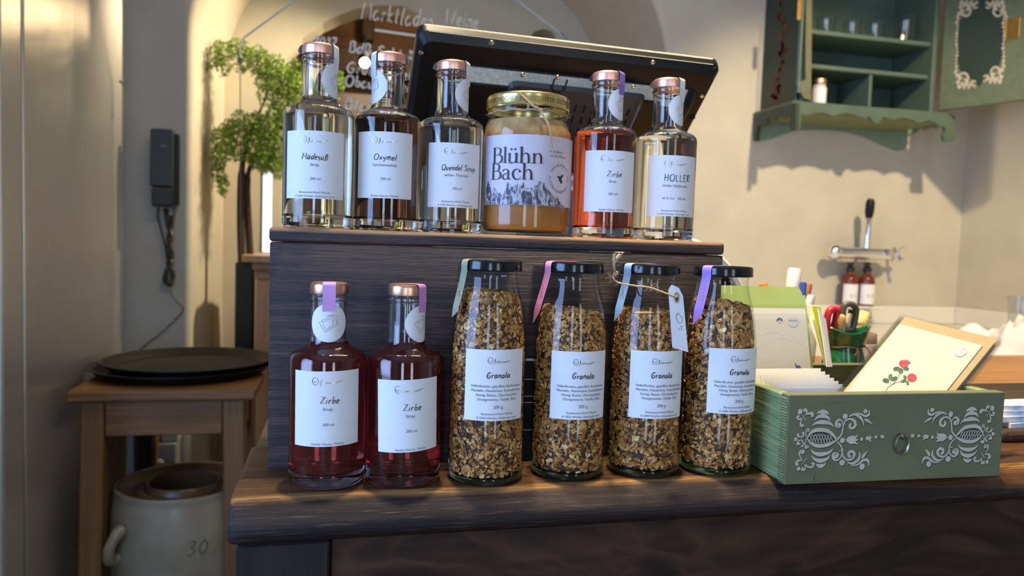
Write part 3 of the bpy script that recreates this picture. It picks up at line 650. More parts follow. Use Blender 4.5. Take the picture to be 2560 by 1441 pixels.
def sticker(parent, ang, strip_mat, disc_z=.1345, tail=True, full=True):
    """paper strip over the cap and a round seal hanging at the neck, turned by ang about the bottle axis"""
    R = Matrix.Rotation(ang, 4, 'Z'); hw = .0052; m = MB()
    path = [(0, .1676)]+[(-.006, .16765), (-.0118, .1676), (-.0147, .1672), (-.0160, .1658), (-.01625, .164), (-.0163, .158), (-.0167, .1545), (-.0163, .1505), (-.0162, .144)]
    if tail: path = [(.0195, .1610), (.0185, .1645), (.0165, .1668), (.0140, .1675), (.008, .16765)]+path
    vs = []; fs = []
    for y, z in path: vs += [(-hw, y, z), (hw, y, z)]
    fs = [(2*i, 2*i+1, 2*i+3, 2*i+2) for i in range(len(path)-1)]
    m.add(vs, fs).tf(R); part('seal_strip', m, strip_mat, parent, SM)
    RN, RD = .0158, .0157; dm_ = cylmap(RN, disc_z); d = MB(); vs = []; fs = []
    for w_ in (.0001, .0003):
        vs.append(dm_(0, 0, w_))
        for q in range(1, 6):
            for k in range(36): vs.append(dm_(RD*q/5*math.cos(2*PI*k/36), RD*q/5*math.sin(2*PI*k/36), w_))
    N_ = 181
    for b_, sg in ((0, 1), (N_, -1)):
        for k in range(36):
            k2 = (k+1) % 36; fs.append((b_, b_+1+k, b_+1+k2))
            for q in range(4): fs.append((b_+1+q*36+k, b_+1+(q+1)*36+k, b_+1+(q+1)*36+k2, b_+1+q*36+k2))
    for k in range(36): k2 = (k+1) % 36; fs.append((145+k, 145+k2, N_+145+k2, N_+145+k))
    d.add(vs, fs).tf(R); o = part('seal_sticker', d, M['label'], parent, SM)
    e = D2(); k = .0155; lw = .00022
    rr = lambda x, y: (x*math.cos(.6)-y*math.sin(.6), x*math.sin(.6)+y*math.cos(.6))
    for pts in ([(-.42, -.30), (-.40, .30), (.40, .28), (.38, -.32), (-.42, -.30)], [(-.30, -.22), (-.28, .14), (-.18, .22), (-.05, .17), (.02, .22), (.12, .16), (.22, .20), (.28, .12), (.26, -.02), (.18, -.05), (.20, -.14), (.12, -.22), (-.30, -.22)]):
        e.stroke(dens([(rr(x, y)[0]*k, rr(x, y)[1]*k) for x, y in pts]), lw, smooth=False)
    e.stroke(dens([(-.14*k, .40*k), (.42*k, .41*k), (.44*k, -.08*k)]), lw, smooth=False)
    part('emblem', e.mb(lambda u, v: R @ Vector(dm_(u, v, .00045))), M['grey_ink'], o)
def face_cam(x, y, phi=0):
    d = CAM-Vector((x, y, 0)); return math.atan2(d.x, -d.y)+math.radians(phi)
def bottle(label, loc, liq, level, lab, cap, strip, seal_ang, hand_txt, sub, vol, foot, foil='foil', tilt=0.0, group='small syrup bottles with copper caps', tail=True, dz=.1345):
    """lab: (phi, z centre, width, height)"""
    global GLASS_ME
    phi, lz, lw, lh = lab; rz = face_cam(loc[0], loc[1], phi)
    t = thing('syrup_bottle', label, 'bottle', loc, rz, group)
    if GLASS_ME is None:
        g = part('glass_body', shells(), M['glass'], t, SM); GLASS_ME = g.data
    else:
        g = bpy.data.objects.new('glass_body', GLASS_ME); COL.objects.link(g); g.parent = t
    part('liquid', liquid_mb(level), M[liq], t, SM)
    part('cap', MB().lathe(CAPP, 48, cap=(False, True)), M[cap], t, SM)
    lb = part('label', cyl_label(.0315, lz, lw, lh, tilt), M['label'], t, SM)
    fn = cylmap(.0315, lz, .0008, tilt)
    part('signature', D2().add(signature(.024, .00032), 0, lh/2-.0085).mb(fn), M[foil], lb)
    d = D2(); d.add(hand(hand_txt, .0068 if hand_txt == 'HOLLER' else .0054, .00075 if hand_txt == 'HOLLER' else .00062, .02 if hand_txt == 'HOLLER' else .16, seed=len(label), width={'Mädesüß': .0220, 'Oxymel': .0205, 'Quendel Sirup': .0335, 'Zirbe': .0150, 'HOLLER': .0275}[hand_txt]), .0025 if hand_txt == 'Zirbe' else .0035 if hand_txt in ('HOLLER', 'Quendel Sirup') else .0010, lh*.075); part('handwriting', d.mb(fn), M['ink'], lb)
    d = D2(); d.add(text2d(sub, .0037), .0008, -.0012); d.add(text2d(vol, .0033), .0015 if len(vol) < 9 else 0, -lh*.225)
    for k, s_ in enumerate(foot): d.add(text2d(s_, .00262), .0010, -lh/2+.0013+.0034*(len(foot)-1-k))
    part('print', d.mb(fn), M['grey_ink'], lb)
    sticker(t, seal_ang-math.radians(phi), strip, dz, tail)
    return t
HOT = ['Restaurant-Hotel Obauer', 'A 5450 Werfen, Salzburger Land']; FAM = ['Familie Obauer, Werfen']
def up_pos(px, D):
    p = CAM+ray(px, 575)*D; return (p.x, p.y, BZ)
UP = [(793, .686), (964, .710), (1122, .733), (1506, .757), (1656, .778)]
U = [up_pos(*q) for q in UP]
rad = math.radians
def lz_of(px, y0, y1, loc):   # label z centre relative to the foot
    a_ = at(px, y0, Y=loc[1]-.031).z; b_ = at(px, y1, Y=loc[1]-.031).z; return ((a_+b_)/2-loc[2], a_-b_)
def LB(phi, px, y0, y1, loc, wd=.0552):
    c_, h_ = lz_of(px, y0, y1, loc); return (phi, c_, wd, h_)
white = M['label']
bottle('pale yellow syrup bottle, leftmost of the upper row, on the dark box', U[0], 'liq_pale', .1195, LB(-7.2, 787, 327, 497, U[0]), 'copper', white, rad(62), 'Mädesüß', 'Sirup', '200 ml', HOT)
bottle('dark brown syrup bottle, second from left on top of the dark box', U[1], 'liq_brown', .1060, LB(-4.8, 960, 329, 496, U[1]), 'copper', white, rad(-62), 'Oxymel', 'Lärchennadeln', '200 ml', FAM)
bottle('clear syrup bottle on the dark box, left of the honey jar', U[2], 'liq_clear', .1075, LB(9.4, 1131, 357, 519, U[2]), 'copper', white, rad(66), 'Quendel Sirup', 'wilder Thymian', '200 ml', HOT)
bottle('bright red-orange syrup bottle on the dark box, right of the honey jar', U[3], 'liq_red', .1060, LB(13.2, 1521, 376, 530, U[3]), 'copper', M['purple'], rad(60), 'Zirbe', 'Sirup', '200 ml', FAM)
bottle('clear spirit bottle at the right end of the upper row, capital handwriting', U[4], 'liq_gold', .1060, LB(19, 1675, 388, 541, U[4]), 'copper', white, rad(60), 'HOLLER', 'Holler Edelbrand', '43 % Vol.   200 ml', HOT)
Z1 = (-.0066, .6335, ZC); Z2 = (.0570, .6290, ZC)
bottle('dark red syrup bottle with round white seal facing front, in front of the box', Z1, 'liq_dark', .1180, LB(-1.4, 818, 929, 1117, Z1, .0560), 'copper_low', M['pink'], rad(-1), 'Zirbe', 'Sirup', '200 ml', FAM, 'foil', .012, tail=False)
bottle('dark red syrup bottle with its seal turned aside, left of the granola', Z2, 'liq_dark', .1180, LB(8, 1013, 950, 1131, Z2, .0540), 'copper_low', M['pink'], rad(54), 'Zirbe', 'Sirup', '200 ml', FAM, 'foil', .035, tail=False)
# ================================================================== HONEY JAR
hp = CAM+ray(1310, 590)*.748; HL = (hp.x, hp.y, BZ); HR = .0452
t_ = thing('honey_jar', 'large jar of cloudy golden honey with gold lid and jute twine', 'jar', HL, face_cam(HL[0], HL[1], 0))
HP = [(0, .001), (.034, .001), (.0385, 0), (.0425, .002), (.0448, .006), (.0452, .011), (.0452, .094), (.0444, .1015), (.0424, .109), (.0398, .115), (.0384, .119), (.0381, .1225), (.0392, .1245), (.0388, .128)]
part('glass_body', MB().lathe(HP, 72, cap=(False, False)), M['honeyglass'], t_, SM)
part('honey_fill', MB().lathe([(0, .0042), (.037, .0042), (.0412, .006), (.0432, .0105), (.0437, .014), (.0437, .093), (.0428, .101), (.0408, .108), (.0385, .113), (0, .1135)], 72, cap=(False, False)), M['honey'], t_, SM)
ld = part('lid', MB().lathe([(0, .1362), (.034, .1362), (.0375, .1372), (.0402, .1370), (.0414, .1355), (.0415, .1345), (.0415, .1262), (.0420, .1252), (.0416, .1240), (.0404, .1238), (.0400, .127)], 72, cap=(False, False)), M['goldlid'], t_, SM)
d = D2(); d.add(text2d('ÖSTERREICHISCHER HONIG', .0058, .0), -.0255, 0); d.add(text2d('ECHTER ÖSTERREICHISCHER', .0058), .0440, 0)
part('lid_print', d.mb(cylmap(.0415, .1283, .0003)), M['goldtext'], ld)
LZ0, LZ1 = .0290, .0955; lc_ = (LZ0+LZ1)/2; lh = LZ1-LZ0
a0, a1 = rad(-62), rad(96)
def hmap(off): return lambda u, v, w=0: ((HR+off+w)*math.sin(u/HR), -(HR+off+w)*math.cos(u/HR), v)
m = MB(); vs = []; fs = []; N = 40
for i in range(N+1):
    for z in (LZ0, LZ1): vs.append(hmap(.0003)(HR*(a0+(a1-a0)*i/N), z))
fs = [(2*i, 2*i+2, 2*i+3, 2*i+1) for i in range(N)]
lab_h = pm('honey_label_paper', (.62, .56, .63), .45, var=.015, scale=200)
lb = part('label', m.add(vs, fs), lab_h, t_, SM)
# serif title drawn letter by letter (thick stems, hairline bowls)
def serif(ch):
    d = D2(); T_, H_ = .115, .022
    def stem(x, y0, y1, foot=True, head=False, lhead=False):
        d.poly([(x-T_/2, y0), (x+T_/2, y0), (x+T_/2, y1), (x-T_/2, y1)])
        if foot: d.poly([(x-.15, y0), (x+.15, y0), (x+.15, y0+H_*.8), (x+T_/2, y0+.05), (x-T_/2, y0+.05), (x-.15, y0+H_*.8)])
        if head: d.poly([(x-.15, y1), (x+.15, y1), (x+.15, y1-H_*.8), (x-.15, y1-H_*.8)])
        if lhead: d.poly([(x-.15, y1-.055), (x+T_/2, y1+.02), (x+T_/2, y1-.05), (x-T_/2, y1-.07)])
    def arch(x0, x1): d.stroke([(x0, .38), (x0+.07, .53), (x0+.20, .63), (x1-.08, .585), (x1-.01, .40), (x1, 0.02)], [.02, .03, .05, .09, T_, T_], 8)
    if ch == 'B':
        stem(.13, 0, 1, True, True); d.stroke([(.14, .985), (.38, .985), (.54, .88), (.54, .66), (.40, .54), (.14, .525)], [H_, .03, .10, .10, .03, H_], 8)
        d.stroke([(.14, .525), (.42, .53), (.63, .42), (.63, .14), (.44, .015), (.14, .012)], [H_, .03, .115, .115, .03, H_], 8); return d, .72
    if ch == 'l': stem(.13, 0, 1.02, True, False, True); return d, .28
    if ch in 'uü':
        stem(.12, .16, .63, False, False, True); d.stroke([(.12, .22), (.14, .06), (.27, -.005), (.40, .06), (.48, .2)], [T_, .10, .06, .03, .02], 8)
        stem(.52, 0.0, .63, False, False, True); d.poly([(.50, 0), (.66, 0), (.66, .018), (.575, .05), (.50, .05)])
        if ch == 'ü': d.dot(.22, .86, .062); d.dot(.44, .86, .062)
        return d, .68
    if ch == 'h': stem(.13, 0, 1.02, True, False, True); arch(.15, .53); d.poly([(.39, 0), (.68, 0), (.68, .018), (.39, .018)]); return d, .70
    if ch == 'n': stem(.13, 0, .63, True, False, True); arch(.15, .53); d.poly([(.39, 0), (.68, 0), (.68, .018), (.39, .018)]); return d, .70
    if ch == 'a':
        d.stroke([(.09, .50), (.14, .61), (.28, .645), (.40, .55), (.42, .40)], [.09, .05, .04, .10, T_], 8); stem(.42, .08, .42, False)
        d.stroke([(.42, .40), (.26, .36), (.10, .25), (.10, .08), (.20, .0), (.33, .05), (.42, .18)], [.02, .04, .08, .11, .07, .04, .02], 8); d.stroke([(.42, .12), (.45, .02), (.52, 0), (.58, .05)], [T_, .09, .05, .02], 6); return d, .60
    if ch == 'c':
        d.stroke([(.50, .50), (.46, .61), (.32, .645), (.14, .53), (.09, .30), (.18, .07), (.34, -.005), (.48, .06), (.56, .17)], [.03, .03, .04, .09, .115, .10, .06, .03, .018], 8); d.dot(.48, .51, .058, .07); return d, .60
def title(word, cap_h, width):
    d = D2(); x = 0
    for ch in word:
        g, wd = serif(ch); d.add(g, x, 0); x += wd
    k = width/x
    o = D2(); o.v = [Vector((p.x*k, p.y*cap_h)) for p in d.v]; o.f = d.f; return o
d = D2(); d.add(title('Blühn', .0150, .0520), -.0352, .0684); d.add(title('Bach', .0150, .0440), -.0362, .0530)
part('title', d.mb(hmap(.0010)), M['ink'], lb)
d = D2(); d.add(text2d('In Symbiose', .0034, 0, 'LEFT'), .0225, .0800); d.add(text2d('mit den Bienen.', .0034, 0, 'LEFT'), .0225, .0758)
cxb, cyb, rbn = .0365, .0560, .0118
txt = 'GEBIRGSHONIG  VOM  HOCHKÖNIG-MASSIV  '
for k, ch in enumerate(txt):
    a_ = rad(150)-2*PI*k/len(txt)
    if ch != ' ': d.add(text2d(ch, .0034), cxb+rbn*math.cos(a_), cyb+rbn*math.sin(a_), 1, a_-PI/2)
part('print', d.mb(hmap(.0009)), M['grey_ink'], lb)
d = D2(); d.dot(cxb, cyb, .0016, .0026, rot=-.5).dot(cxb+.0012, cyb-.0026, .0014, .0022, rot=.3).dot(cxb+.0022, cyb+.0024, .0011, .0026, rot=-.9).dot(cxb-.0022, cyb+.0012, .0009, .0022, rot=1.1)
d.stroke([(cxb-.0016, cyb-.001), (cxb-.003, cyb-.002)], .0002).stroke([(cxb, cyb+.002), (cxb+.0002, cyb+.004)], .0002)
part('bee_print', d.mb(hmap(.0009)), M['ink'], lb)
r = random.Random(5); ridge = []; ks = [(-.0478, .34), (-.046, .40), (-.0435, .52), (-.0415, .68), (-.0395, .60), (-.0375, .46), (-.0355, .40), (-.0335, .50), (-.031, .46), (-.0285, .36), (-.026, .33), (-.024, .27), (-.0215, .30), (-.0195, .42), (-.0175, .66), (-.0163, .58), (-.0155, .62), (-.0138, .48), (-.011, .50), (-.0088, .58), (-.0066, .52), (-.0040, .58), (-.0020, .64), (-.0004, .50), (.0022, .46), (.0048, .48), (.0075, .50), (.0100, .56), (.0125, .68), (.0142, .70), (.0158, .56), (.0175, .68), (.0192, .50), (.0215, .44), (.0245, .40), (.0275, .32), (.0305, .24), (.0335, .26), (.0365, .14), (.0395, .10), (.043, .04), (.046, .02)]
sub_ = []
for (xa, ya), (xb, yb) in zip(ks, ks[1:]):
    for k in range(3): sub_.append((xa+(xb-xa)*k/3, ya+(yb-ya)*k/3+r.uniform(-.045, .045)*(k > 0)))
sub_.append(ks[-1]); HM = .0330
m = MB(); vs = []
for x, y in sub_: vs += [hmap(.0007)(x, LZ0+.0003), hmap(.0007)(x, LZ0+.0003+max(.001, y*HM))]
part('mountain_print', m.add(vs, [(2*i, 2*i+2, 2*i+3, 2*i+1) for i in range(len(sub_)-1)]), M['mountain'], lb)
# jute twine round the neck and its loose ends
def hz(u, z, off): a_ = u/HR; return ((off)*math.sin(a_), -(off)*math.cos(a_), z)
m = MB(); m.tube([hz(HR*2*PI*k/48, .1195+.0008*math.sin(k*1.7), .0394) for k in range(48)], .0011, 6, True)
m.tube([hz(-.0095, .1345, .0425), hz(-.004, .1300, .0430), hz(.004, .1232, .0420), hz(.0135, .1195, .0408)], [.0008, .0012, .0012, .0014], 6)
m.tube([hz(.0135, .1195, .0408), hz(.0165, .112, .0445), hz(.0205, .104, .0466), hz(.0225, .094, .0470), hz(.0240, .0835, .0468)], [.0014, .0012, .0012, .0011, .0007], 6)
m.ball(hz(.0135, .1195, .0408), .0022, 8, 6)
r = random.Random(3)
for k in range(40):
    a_ = r.uniform(-.06, .06); p = Vector(hz(a_, .1195, .0400)); q = p+Vector((r.uniform(-.006, .006), r.uniform(-.005, .001), r.uniform(-.005, .005))); m.tube([p, (p+q)/2+Vector((0, 0, r.uniform(-.001, .002))), q], .00012, 3)
part('twine', m, M['twine'], t_, SM)

# ================================================================== GRANOLA JARS
GP = [(0, .0012), (.024, .0010), (.0285, 0), (.0318, .0018), (.0333, .0055), (.0334, .012), (.0330, .053), (.0330, .108), (.0322, .124), (.0304, .139), (.0280, .153), (.0252, .1625), (.0237, .169), (.0231, .174), (.0231, .1785), (.0238, .1795), (.0238, .1815)]
def gr(z):
    L = [(zz, r) for r, zz in GP[5:]]
    if z <= L[0][0]: return .0325
    for (z0, r0), (z1, r1) in zip(L, L[1:]):
        if z0 <= z <= z1: return r0+(r1-r0)*((z-z0)/max(1e-9, z1-z0))
    return .023
def granola_fill(parent, level, slope, seed, n=5600):
    r = random.Random(seed)
    core = [(0, .0075), (.028, .0075), (.0300, .0095)]
    k = 0.0105
    while k < level-.004: core.append((gr(k)-.0030, k)); k += .006
    core += [(gr(level)-.006, level-.004), (0, level-.002)]
    V = []; Fc = []; tone = []
    c = MB().lathe(core, 28, cap=(False, False))
    for i, (x, y, z) in enumerate(c.v):
        if z > level-.006: c.v[i] = (x, y, z+slope*x)
    V += c.v; Fc += c.f; tone += [.0 for _ in c.v]
    def flake(p, nrm, a, bb, th, tn, curl):
        nrm = nrm.normalized(); u = nrm.orthogonal().normalized(); u = Matrix.Rotation(r.uniform(0, 2*PI), 3, nrm) @ u; v = nrm.cross(u)
        b = len(V); K = 7
        for side in (1, -1):
            for k in range(K):
                an = 2*PI*k/K; rr = 1+r.uniform(-.16, .16); x, y = a*math.cos(an)*rr, bb*math.sin(an)*rr
                V.append(tuple(p+u*x+v*y+nrm*(side*th+curl*(x*x)/a))); tone.append(tn+r.uniform(-.06, .06))
        V.append(tuple(p+nrm*th*1.5)); tone.append(tn+.05); ci = len(V)-1
        for k in range(K):
            k2 = (k+1) % K; Fc.append((b+k, b+k2, ci)); Fc.append((b+k, b+K+k, b+K+k2, b+k2))
    for i in range(n):
        big = r.random(); a = r.uniform(.0016, .0030)*(1.45 if big > .93 else 1); bb = a*r.uniform(.55, .95); tn = min(1, max(0, r.gauss(.52, .24)))
        if r.random() < .82:
            z = r.uniform(.0085, level-.001); an = r.uniform(-PI*1.02, .02*PI) if r.random() < .8 else r.uniform(0, 2*PI)
            ry = Vector((math.cos(an), math.sin(an), 0)); p = ry*(gr(z)-.0022-r.uniform(.0, .0036)); p.z = z+slope*p.x*(max(0, z-level+.02)/.02)
            nrm = ry+Vector((r.gauss(0, .75), r.gauss(0, .75), r.gauss(0, .8)))
            q = math.hypot(p.x, p.y)+a*.55*min(1, math.sqrt(max(0, 1-nrm.normalized().dot(ry)**2)))
            if q > gr(p.z)-.0012: p.x *= (gr(p.z)-.0012)/q; p.y *= (gr(p.z)-.0012)/q
        else:
            an = r.uniform(0, 2*PI); rad_ = (gr(level)-.004)*math.sqrt(r.random()); p = Vector((rad_*math.cos(an), rad_*math.sin(an), level+r.uniform(-.004, .0012))); p.z += slope*p.x
            nrm = Vector((r.gauss(0, .5), r.gauss(0, .5)-.3, 1))
        flake(p, nrm, a, bb, r.uniform(.00025, .0006), tn, r.uniform(-.25, .35))
    for i, (x, y, z) in enumerate(V):
        q = math.hypot(x, y); lim = gr(z)-.0017
        z = max(z, .0072)
        if q > lim: x *= lim/q; y *= lim/q
        V[i] = (x, y, z)
    me = bpy.data.meshes.new('granola'); me.from_pydata(V, [], Fc); me.update()
    at_ = me.attributes.new('tone', 'FLOAT', 'POINT'); at_.data.foreach_set('value', [min(1, max(0, q)) for q in tone])
    me.materials.append(M['granola']); o = bpy.data.objects.new('granola', me); COL.objects.link(o); o.parent = parent; o['kind'] = 'stuff'
    return o
def ribbon_over_lid(parent, ang, mat, length, cut, lean=0.0, wd=.0094, sig=True):
    R = Matrix.Rotation(ang, 4, 'Z'); m = MB(); hw = wd/2
    path = [(.004, .1900), (-.012, .1900), (-.0225, .19005), (-.0258, .1894), (-.0272, .1878), (-.0275, .1845), (-.0274, .1800)]
    zz = .1800; steps = 8
    for k in range(1, steps+1): path.append((-.0274-.0030*math.sin(k/steps*PI*.5)-.004*(k/steps)**2, zz-length*k/steps))
    vs = []; fs = []; n = len(path)
    for i, (y, z) in enumerate(path):
        s_ = max(0, (i-6)/(n-7)); dx = lean*s_; e = (cut if i == n-1 else 0)
        vs += [(-hw+dx, y, z-e), (hw+dx, y, z)]
    fs = [(2*i, 2*i+1, 2*i+3, 2*i+2) for i in range(n-1)]
    o = part('seal_ribbon', m.add(vs, fs).tf(R), mat, parent, SM)
    if sig:
        d = D2().add(signature(.017, .0003), 0, 0, 1, PI/2)
        part('signature', d.mb(lambda u, v: R @ Vector((u+lean*.45, -.0312-.0004, .1655+v))), M['goldfoil'], o)
JG = 'granola jars with black lids in front of the box'
JAR_ME = {}
def granola_jar(label, loc, lab, level, slope, seed, rib_mat, rib_ang, rib_len, cut, lean, extras):
    phi, lz, lw, lh = lab
    t = thing('granola_jar', label, 'jar', loc, face_cam(loc[0], loc[1], phi), JG); ph = rad(phi)
    for nm, mk, mat in (('glass_body', lambda: MB().lathe(GP, 64, cap=(False, False)), M['jarglass']),
                        ('glass_base', lambda: MB().lathe([(0, .0015), (.0285, .0009), (.0312, .0024), (.0322, .005), (.0318, .0066), (0, .0068)], 64, cap=(False, False)), M['jarbase']),
                        ('lid', lambda: MB().lathe([(0, .1885), (.0215, .1885), (.0228, .1895), (.0246, .1896), (.0262, .1888), (.0268, .1874), (.0268, .1830), (.0271, .1815), (.0266, .1803), (.0252, .1802), (.0246, .183)], 64, cap=(False, False)), M['blacklid'])):
        if nm in JAR_ME: o = bpy.data.objects.new(nm, JAR_ME[nm]); COL.objects.link(o); o.parent = t
        else: JAR_ME[nm] = part(nm, mk(), mat, t, SM).data
    granola_fill(t, level, slope, seed)
    lb = part('label', cyl_label(.0333, lz, lw, lh), M['label'], t, SM); fn = cylmap(.0333, lz, .0008)
    part('signature', D2().add(signature(.0205, .00032), .002, lh/2-.0095).mb(fn), M['grey_ink'], lb)
    part('handwriting', D2().add(hand('Granola', .0048, .00075, .10, seed=seed, width=.0198), .002, lh*.105).mb(fn), M['ink'], lb)
    d = D2()
    for k, s_ in enumerate(('Haferflocken, gepuffter Buchweizen,', 'Mandeln, Haselnüsse, Kokosflocken,', 'Honig, Butter, Zitronenzeste,', 'Orangenzeste, Vanille, Zimt')): d.add(text2d(s_, .00308), .0016, -.0016-.0037*k)
    d.add(text2d('200 g', .0037), .002, -lh*.325)
    for k, s_ in enumerate(HOT): d.add(text2d(s_, .00268), .002, -lh/2+.0050-.0034*k)
    part('print', d.mb(fn), M['grey_ink'], lb)
    ribbon_over_lid(t, rad(rib_ang)-ph, rib_mat, rib_len, cut, lean)
    for kind, ang, rr, z, rot, sz in extras:
        a_ = rad(ang)-ph; p = (rr*math.sin(a_), -rr*math.cos(a_), z)
        if kind == 'hazelnut':
            part('hazelnut', MB().ball((0, 0, 0), sz, 12, 8, (1, .7, .9)).tf(Matrix.Translation(p) @ Matrix.Rotation(a_, 4, 'Z')), M['hazelnut'], t, SM)
        else:
            q = MB().ball((0, 0, 0), sz, 10, 6, (1.0, .25, .30 if kind == 'almond_piece' else .17)).tf(Matrix.Translation(p) @ Matrix.Rotation(a_, 4, 'Z') @ Matrix.Rotation(rad(rot), 4, 'Y'))
            part(kind, q, M['almond'], t, SM)
    return t
G = [(.1283, .6250), (.2040, .6290), (.2765, .6270), (.3465, .6215)]
G = [(x, y, ZC) for x, y in G]
def LG(phi, px, y0, y1, loc):
    a_ = at(px, y0, Y=loc[1]-.033).z; b_ = at(px, y1, Y=loc[1]-.033).z; return (phi, (a_+b_)/2-ZC, .0535, a_-b_)
granola_jar('granola jar filled to the shoulder with olive ribbon, leftmost of four', G[0], LG(12.4, 1230, 875, 1053, G[0]), .161, -.10, 21, M['olive'], -55, .034, .006, -.002,
            [('hazelnut', -4, .0238, .1555, 0, .0048), ('almond_piece', 22, .0262, .1535, 40, .0042)])
granola_jar('granola jar with pink ribbon, second from left', G[1], LG(17.9, 1440, 880, 1050, G[1]), .146, -.10, 22, M['rose'], -54, .036, .010, -.006,
            [('almond_sliver', -38, .0262, .1475, 85, .0050), ('almond_piece', -18, .0280, .1440, 15, .0044)])
granola_jar('granola jar with blue ribbon and a white hang tag on twine', G[2], LG(22, 1628, 879, 1048, G[2]), .146, -.06, 23, M['skyblue'], -46, .034, .009, -.003,
            [('almond_sliver', -8, .0270, .1470, -4, .0090), ('almond_piece', 24, .0268, .1475, 5, .0056), ('almond_sliver', -14, .0285, .1415, 35, .0060)])
granola_jar('granola jar with violet ribbon beside the green drawer', G[3], LG(31, 1810, 873, 1036, G[3]), .156, -.16, 24, M['purple'], -31, .034, .011, -.003,
            [('almond_sliver', 36, .0275, .1440, -65, .0075), ('almond_piece', 30, .0275, .1385, -15, .0060), ('hazelnut', -30, .0246, .1565, 0, .0040)])
# hang tag with its twine, tied to the third jar
TY = .585
def tg(x, y, Y=TY): return at(1500+x/5.146, 620+y/5.146, Y=Y)
t_ = thing('hang_tag', 'white card hang tag with reinforced hole between the two right jars', 'tag', tg(985, 640))
L0 = Vector(t_.location)
out = [tg(880, 545), tg(925, 475), tg(1015, 515), tg(1068, 620), tg(1135, 1345), tg(932, 1282)]
m = MB(); n_ = len(out); vs = [p-L0 for p in out]+[p-L0+Vector((0, .0003, 0)) for p in out]
m.add(vs, [tuple(range(n_)), tuple(range(2*n_-1, n_-1, -1))]+[(i, i+n_, (i+1) % n_+n_, (i+1) % n_) for i in range(n_)])
part('card', m, M['label'], t_)
def tp(u, v): p = tg(985+u, 640+v)-L0; return (p.x, p.y-.0004, p.z)
d = D2(); rs = [(34*math.cos(2*PI*k/24)*.95, 82*math.sin(2*PI*k/24)) for k in range(25)]; d.stroke([(x*.75, y*.75) for x, y in rs], [22, 22], 1, smooth=False)
part('hole_ring', d.mb(tp), pm('tag_ring', (.42, .30, .24), .7), t_)
part('hole', D2().dot(0, 15, 14, 30).mb(lambda u, v: Vector(tp(u, v))+Vector((0, -.00005, 0))), M['slot'], t_)
part('handwriting', D2().stroke([(30, 195), (-5, 225), (0, 285), (35, 330), (70, 300), (60, 250), (20, 215), (-10, 222)], 4).stroke([(15, 405), (60, 412), (68, 365), (40, 370)], 6, smooth=False).mb(tp), M['ink'], t_)
m = MB()
pts = [tg(985, 640, TY-.0006), tg(860, 590, TY-.002), tg(640, 512, .588), tg(480, 492, .5905), tg(300, 465, .596), tg(215, 435, .606), tg(170, 380, .612), tg(205, 330, .610)]
m.tube([p-L0 for p in cat(pts, 5)], .0008, 6)
m.tube([p-L0 for p in cat([tg(205, 330, .610), tg(185, 270, .602), tg(180, 190, .600), tg(190, 120, .600), tg(188, 75, .600)], 5)], [.0016, .0014]+[.0012]*10+[.002]*9, 6)
m.tube([p-L0 for p in cat([tg(190, 200, .600), tg(215, 150, .598), tg(245, 110, .598), tg(262, 95, .598)], 5)], [.0009]*6+[.0018]*5+[.0022]*5, 6)
m.tube([p-L0 for p in (tg(262, 100, .598), tg(312, 48, .597))], .0004, 4); m.ball(tg(205, 330, .609)-L0, .0024, 8, 6)
r = random.Random(8)
for k in range(46):
    p = rng.choice(pts[2:])-L0+Vector((r.uniform(-.004, .004), 0, 0)); q = p+Vector((r.uniform(-.007, .007), r.uniform(-.003, .001), r.uniform(-.006, .004))); m.tube([p, (p+q)/2+Vector((0, 0, r.uniform(-.002, .002))), q], .00012, 3)
part('twine', m, M['twine'], t_, SM)
# little black sign behind the jars
t_ = thing('table_sign', 'small black sign with white outline between the two left granola jars', 'sign', (at(1318, 1100, Y=.662).x, .6645, ZC))
part('board', MB().prism([(-.02, 0), (.02, 0)]+[(.02*math.cos(a_), .088+.012*math.sin(a_)) for a_ in [PI*k/12 for k in range(13)]], lambda u, v, w: (u, .002-w, v), .003), M['black'], t_)
d = D2().stroke([(.0175*math.cos(PI*k/16), .087+.0095*math.sin(PI*k/16)) for k in range(17)], .0022)
for v in (.078, .062, .056, .030): d.stroke([(-.012, v), (.012, v)], .0006)
part('outline', d.mb(lambda u, v: (u, -.0014, v)), M['white'], t_)
# ================================================================== GREEN DRAWER
DL = Vector((.3840, .5655, ZC)); DRZ = rad(-1.2); DW, DH, DD, DT = .2250, .0800, .178, .0115
t_ = thing('drawer_box', 'green painted wooden drawer with pale scroll ornament, used as card holder', 'drawer', DL, DRZ)
MD = Matrix.Translation(DL) @ Matrix.Rotation(DRZ, 4, 'Z'); MDi = MD.inverted()
part('front_panel', wavy(MB().box(0, DW, 0, DT, 0, DH, .0010, 2), .00012, 2), M['drawer'], t_)
part('side_panel', MB().box(.0006, .0110, DT+.0002, DD, .001, DH-.0012, .0008), M['drawer_side'], t_)
part('side_panel', MB().box(DW-.0110, DW-.0006, DT+.0002, DD, .001, DH-.0012, .0008), M['drawer_side'], t_)
part('back_panel', MB().box(.0112, DW-.0112, DD-.011, DD, .001, DH-.0012, .0008), M['drawer'], t_)
part('bottom_panel', MB().box(.0112, DW-.0112, DT+.0002, DD-.0112, .003, .007), M['drawer'], t_)
